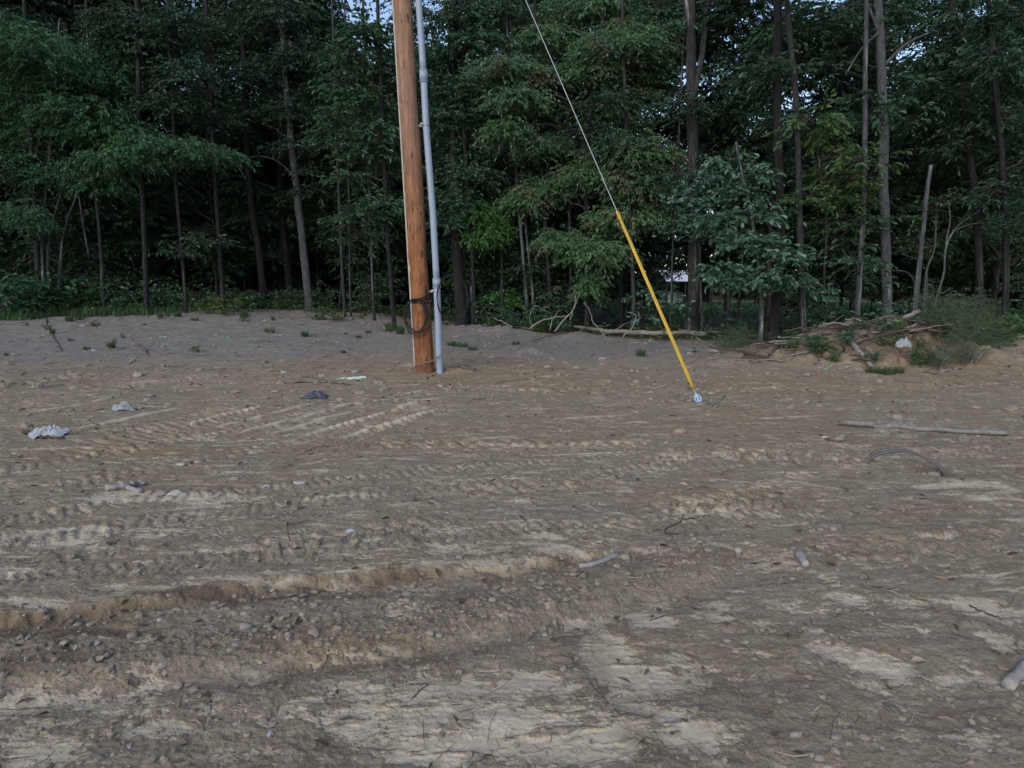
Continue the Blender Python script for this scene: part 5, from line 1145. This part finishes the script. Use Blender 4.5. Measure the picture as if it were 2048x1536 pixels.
# ------------------------------------------------------------------ litter left by the crew
def crumple(name, label, cat, u, v, wpx, hpx, m, seed, amp=.35, nx=16, ny=12, rz=0.0):
    x, y = G(u, v); w = wpx * y / F; h = hpx * y / F; g = np.random.default_rng(seed); gx, gy = np.meshgrid(np.linspace(-.5, .5, nx), np.linspace(-.5, .5, ny))
    prof = np.clip(1 - (gx * 1.9) ** 2 - (gy * 1.9) ** 2, 0, 1) ** .5
    z = h * prof * (.55 + .9 * np.abs(perlin(gx * 4 + seed, gy * 4, seed))) + h * amp * .5 * g.random(gx.shape) * prof
    X = gx * w * (1 + .3 * perlin(gx * 3, gy * 3 + seed, seed + 1)) + w * .05 * perlin(gx * 9, gy * 9, seed + 2); Y = gy * w * .62 * (1 + .4 * perlin(gx * 3 + 5, gy * 3, seed + 3))
    X, Y = X * math.cos(rz) - Y * math.sin(rz), X * math.sin(rz) + Y * math.cos(rz)
    zz = surface((X + x).ravel(), (Y + y).ravel()).reshape(X.shape); z0 = float(zz.mean())
    V = np.stack([X, Y, zz - z0 + z + .006], -1).reshape(-1, 3); i = np.arange(ny - 1)[:, None] * nx; j = np.arange(nx - 1)[None]
    q = np.stack([i + j, i + j + 1, i + nx + j + 1, i + nx + j], -1).reshape(-1, 4); A = Acc(); A.add(V, q); A.add(V - [0, 0, .003], q[:, ::-1])
    o = A.obj(name, m, None, False); o.location = (x, y, z0); return tag(o, label, cat)
film = plain('white_plastic_film', (.27, .29, .335), .4, .12, 30, .5, .2); ragm = plain('grey_white_cloth', (.25, .26, .28), .8, .2, 40, .3, .3); bluem = plain('dark_blue_plastic', (.045, .055, .08), .4, .3, 20, .5, .2)
crumple('plastic_bag', 'crumpled white plastic bag lying over a stick at the left', 'plastic bag', 95, 872, 66, 20, film, 5, .5, 22, 16)
crumple('plastic_scrap', 'small torn white scrap right of the plastic bag', 'plastic scrap', 132, 862, 18, 5, film, 6)
crumple('rag', 'small crumpled whitish rag behind the plastic bag', 'rag', 248, 822, 42, 12, ragm, 8, .6, 18, 12, .3)
crumple('plastic_scrap', 'crumpled dark blue plastic scrap in the middle left of the field', 'plastic scrap', 632, 795, 48, 10, bluem, 11, .5, 18, 12)
crumple('paper_scrap', 'tiny white paper scrap in the middle of the dirt', 'paper scrap', 704, 1070, 22, 6, film, 12, .5, 8, 6)
crumple('paper_scrap', 'tiny white paper scrap at the bottom of the dirt', 'paper scrap', 540, 1468, 14, 7, film, 13, .5, 8, 6, .8)
crumple('paper_scrap', 'faint white scrap left of the pale stone in the middle left', 'paper scrap', 534, 974, 16, 4, film, 14, .5, 8, 6)
crumple('paper_scrap', 'small white scrap behind the green tape', 'paper scrap', 568, 749, 14, 4, film, 15, .5, 8, 6)
crumple('paper_scrap', 'white dot of paper far out on the left dirt', 'paper scrap', 187, 707, 10, 3, film, 16, .5, 6, 5)
o = crumple('rag', 'pale rag caught on top of the debris heap', 'rag', 1806, 690, 20, 9, ragm, 17, .7, 12, 10); o.location = (*G(1806, 694, .52), .52)
def tape(label, px, w, seed, m):
    A = Acc(); xy = smoothline([(*G(u, v), 0) for u, v in px], 40); g = np.random.default_rng(seed); z = surface(xy[:, 0], xy[:, 1]) + .012 + .012 * g.random(40); c = np.stack([xy[:, 0], xy[:, 1], z], 1)
    t = nrm(np.gradient(c, axis=0)); s = nrm(np.cross(t, [0, 0, 1.])); tw = np.cumsum(g.normal(size=40)) * .25; s = s * np.cos(tw)[:, None] + np.array([0, 0, 1.]) * np.abs(np.sin(tw))[:, None]; wd = w * c[0][1] / F / 2
    v = np.concatenate([c - s * wd, c + s * wd]); k = np.arange(39)[:, None]; A.add(v, k + [0, 1, 41, 40]); o = A.obj('marking_tape', m, None, False); return tag(o, label, 'tape')
gt = plain('pale_green_tape', (.32, .56, .46), .5, .15, 30, .4, 0); wt = plain('whitish_tape', (.55, .68, .64), .5, .1, 30, .4, 0)
tape('pale green strip of tape lying left of the wooden pole', [(606,754),(640,756),(690,758),(732,756)], 4, 3, wt)
tape('second green strip overlapping the pale tape left of the wooden pole', [(625,756),(670,760),(700,757),(725,753)], 3, 4, gt)
tape('far green strip of tape on the grey dirt', [(452,690),(480,696),(528,695)], 4, 5, gt); tape('faint far strip of tape left of the far green one', [(308,690),(350,692),(395,691)], 2, 6, gt)
tape('short piece of green tape left of the thick log end', [(1648,745),(1656,742),(1664,740)], 3, 7, gt)
# buried cables that surface at the right
cabm = plain('grey_cable_jacket', (.17, .175, .185), .5, .2, 30, .4, 0)
cb = root('cable_bundle', (*G(1730, 925), 0), 'bundle of thin grey and black cables arching out of the dirt at the right', 'cable')
for k in range(5):
    off = (k - 2) * .018; pxs = [(1729 + k * 3, 926 - k), (1752, 912), (1785, 905), (1822, 908), (1852, 917), (1880 + k * 2, 932), (1880 - k * 4, 946)]; hs = [0, .06, .10, .10, .08, .04, -.03]
    p = []
    for (u, v), h in zip(pxs, hs):
        x, y = G(u, v); s = 1 - h / EYE; p.append((x * s, y * s + off, sz(x * s, y * s) + h + .004 + .004 * k))
    A = Acc(); tube(A, local(cb, smoothline(p, 30)), .0032 + .001 * (k % 2), 6); A.obj('cable', cabm if k % 2 else black, cb)
# torn leafy sprig beside the anchor
sp_ = root('leafy_sprig', (*G(1430, 822), sz(*G(1430, 822))), 'torn leafy sprig with two dark green leaves beside the guy anchor', 'sprig')
A = Acc(); A2 = Acc(); D_ = G(1430, 822)[1]
for (b_, t_, w_) in (((1425,812),(1432,832),.055),((1442,802),(1453,791),.05),((1436,806),(1424,815),.05),((1424,808),(1412,806),.035)):
    a = np.array(P(*b_, D_)); t = np.array(P(*t_, D_)); l = np.linalg.norm(t - a); leaves(A, local(sp_, [a]), (t - a)[None], np.array([[.2, -1, .3]]), [l * 1.05], [w_], True)
tube(A2, local(sp_, smoothline([np.array(P(1438,828,D_)), np.array(P(1434,812,D_)), np.array(P(1444,800,D_))], 8)), .004, 5)
A.obj('leaf', M['leaf_oak'], sp_, False); A2.obj('stem', M['twig'], sp_)
tri = sum(len(m.polygons) for m in bpy.data.meshes); print('faces', tri, 'objects', len(scene.objects))
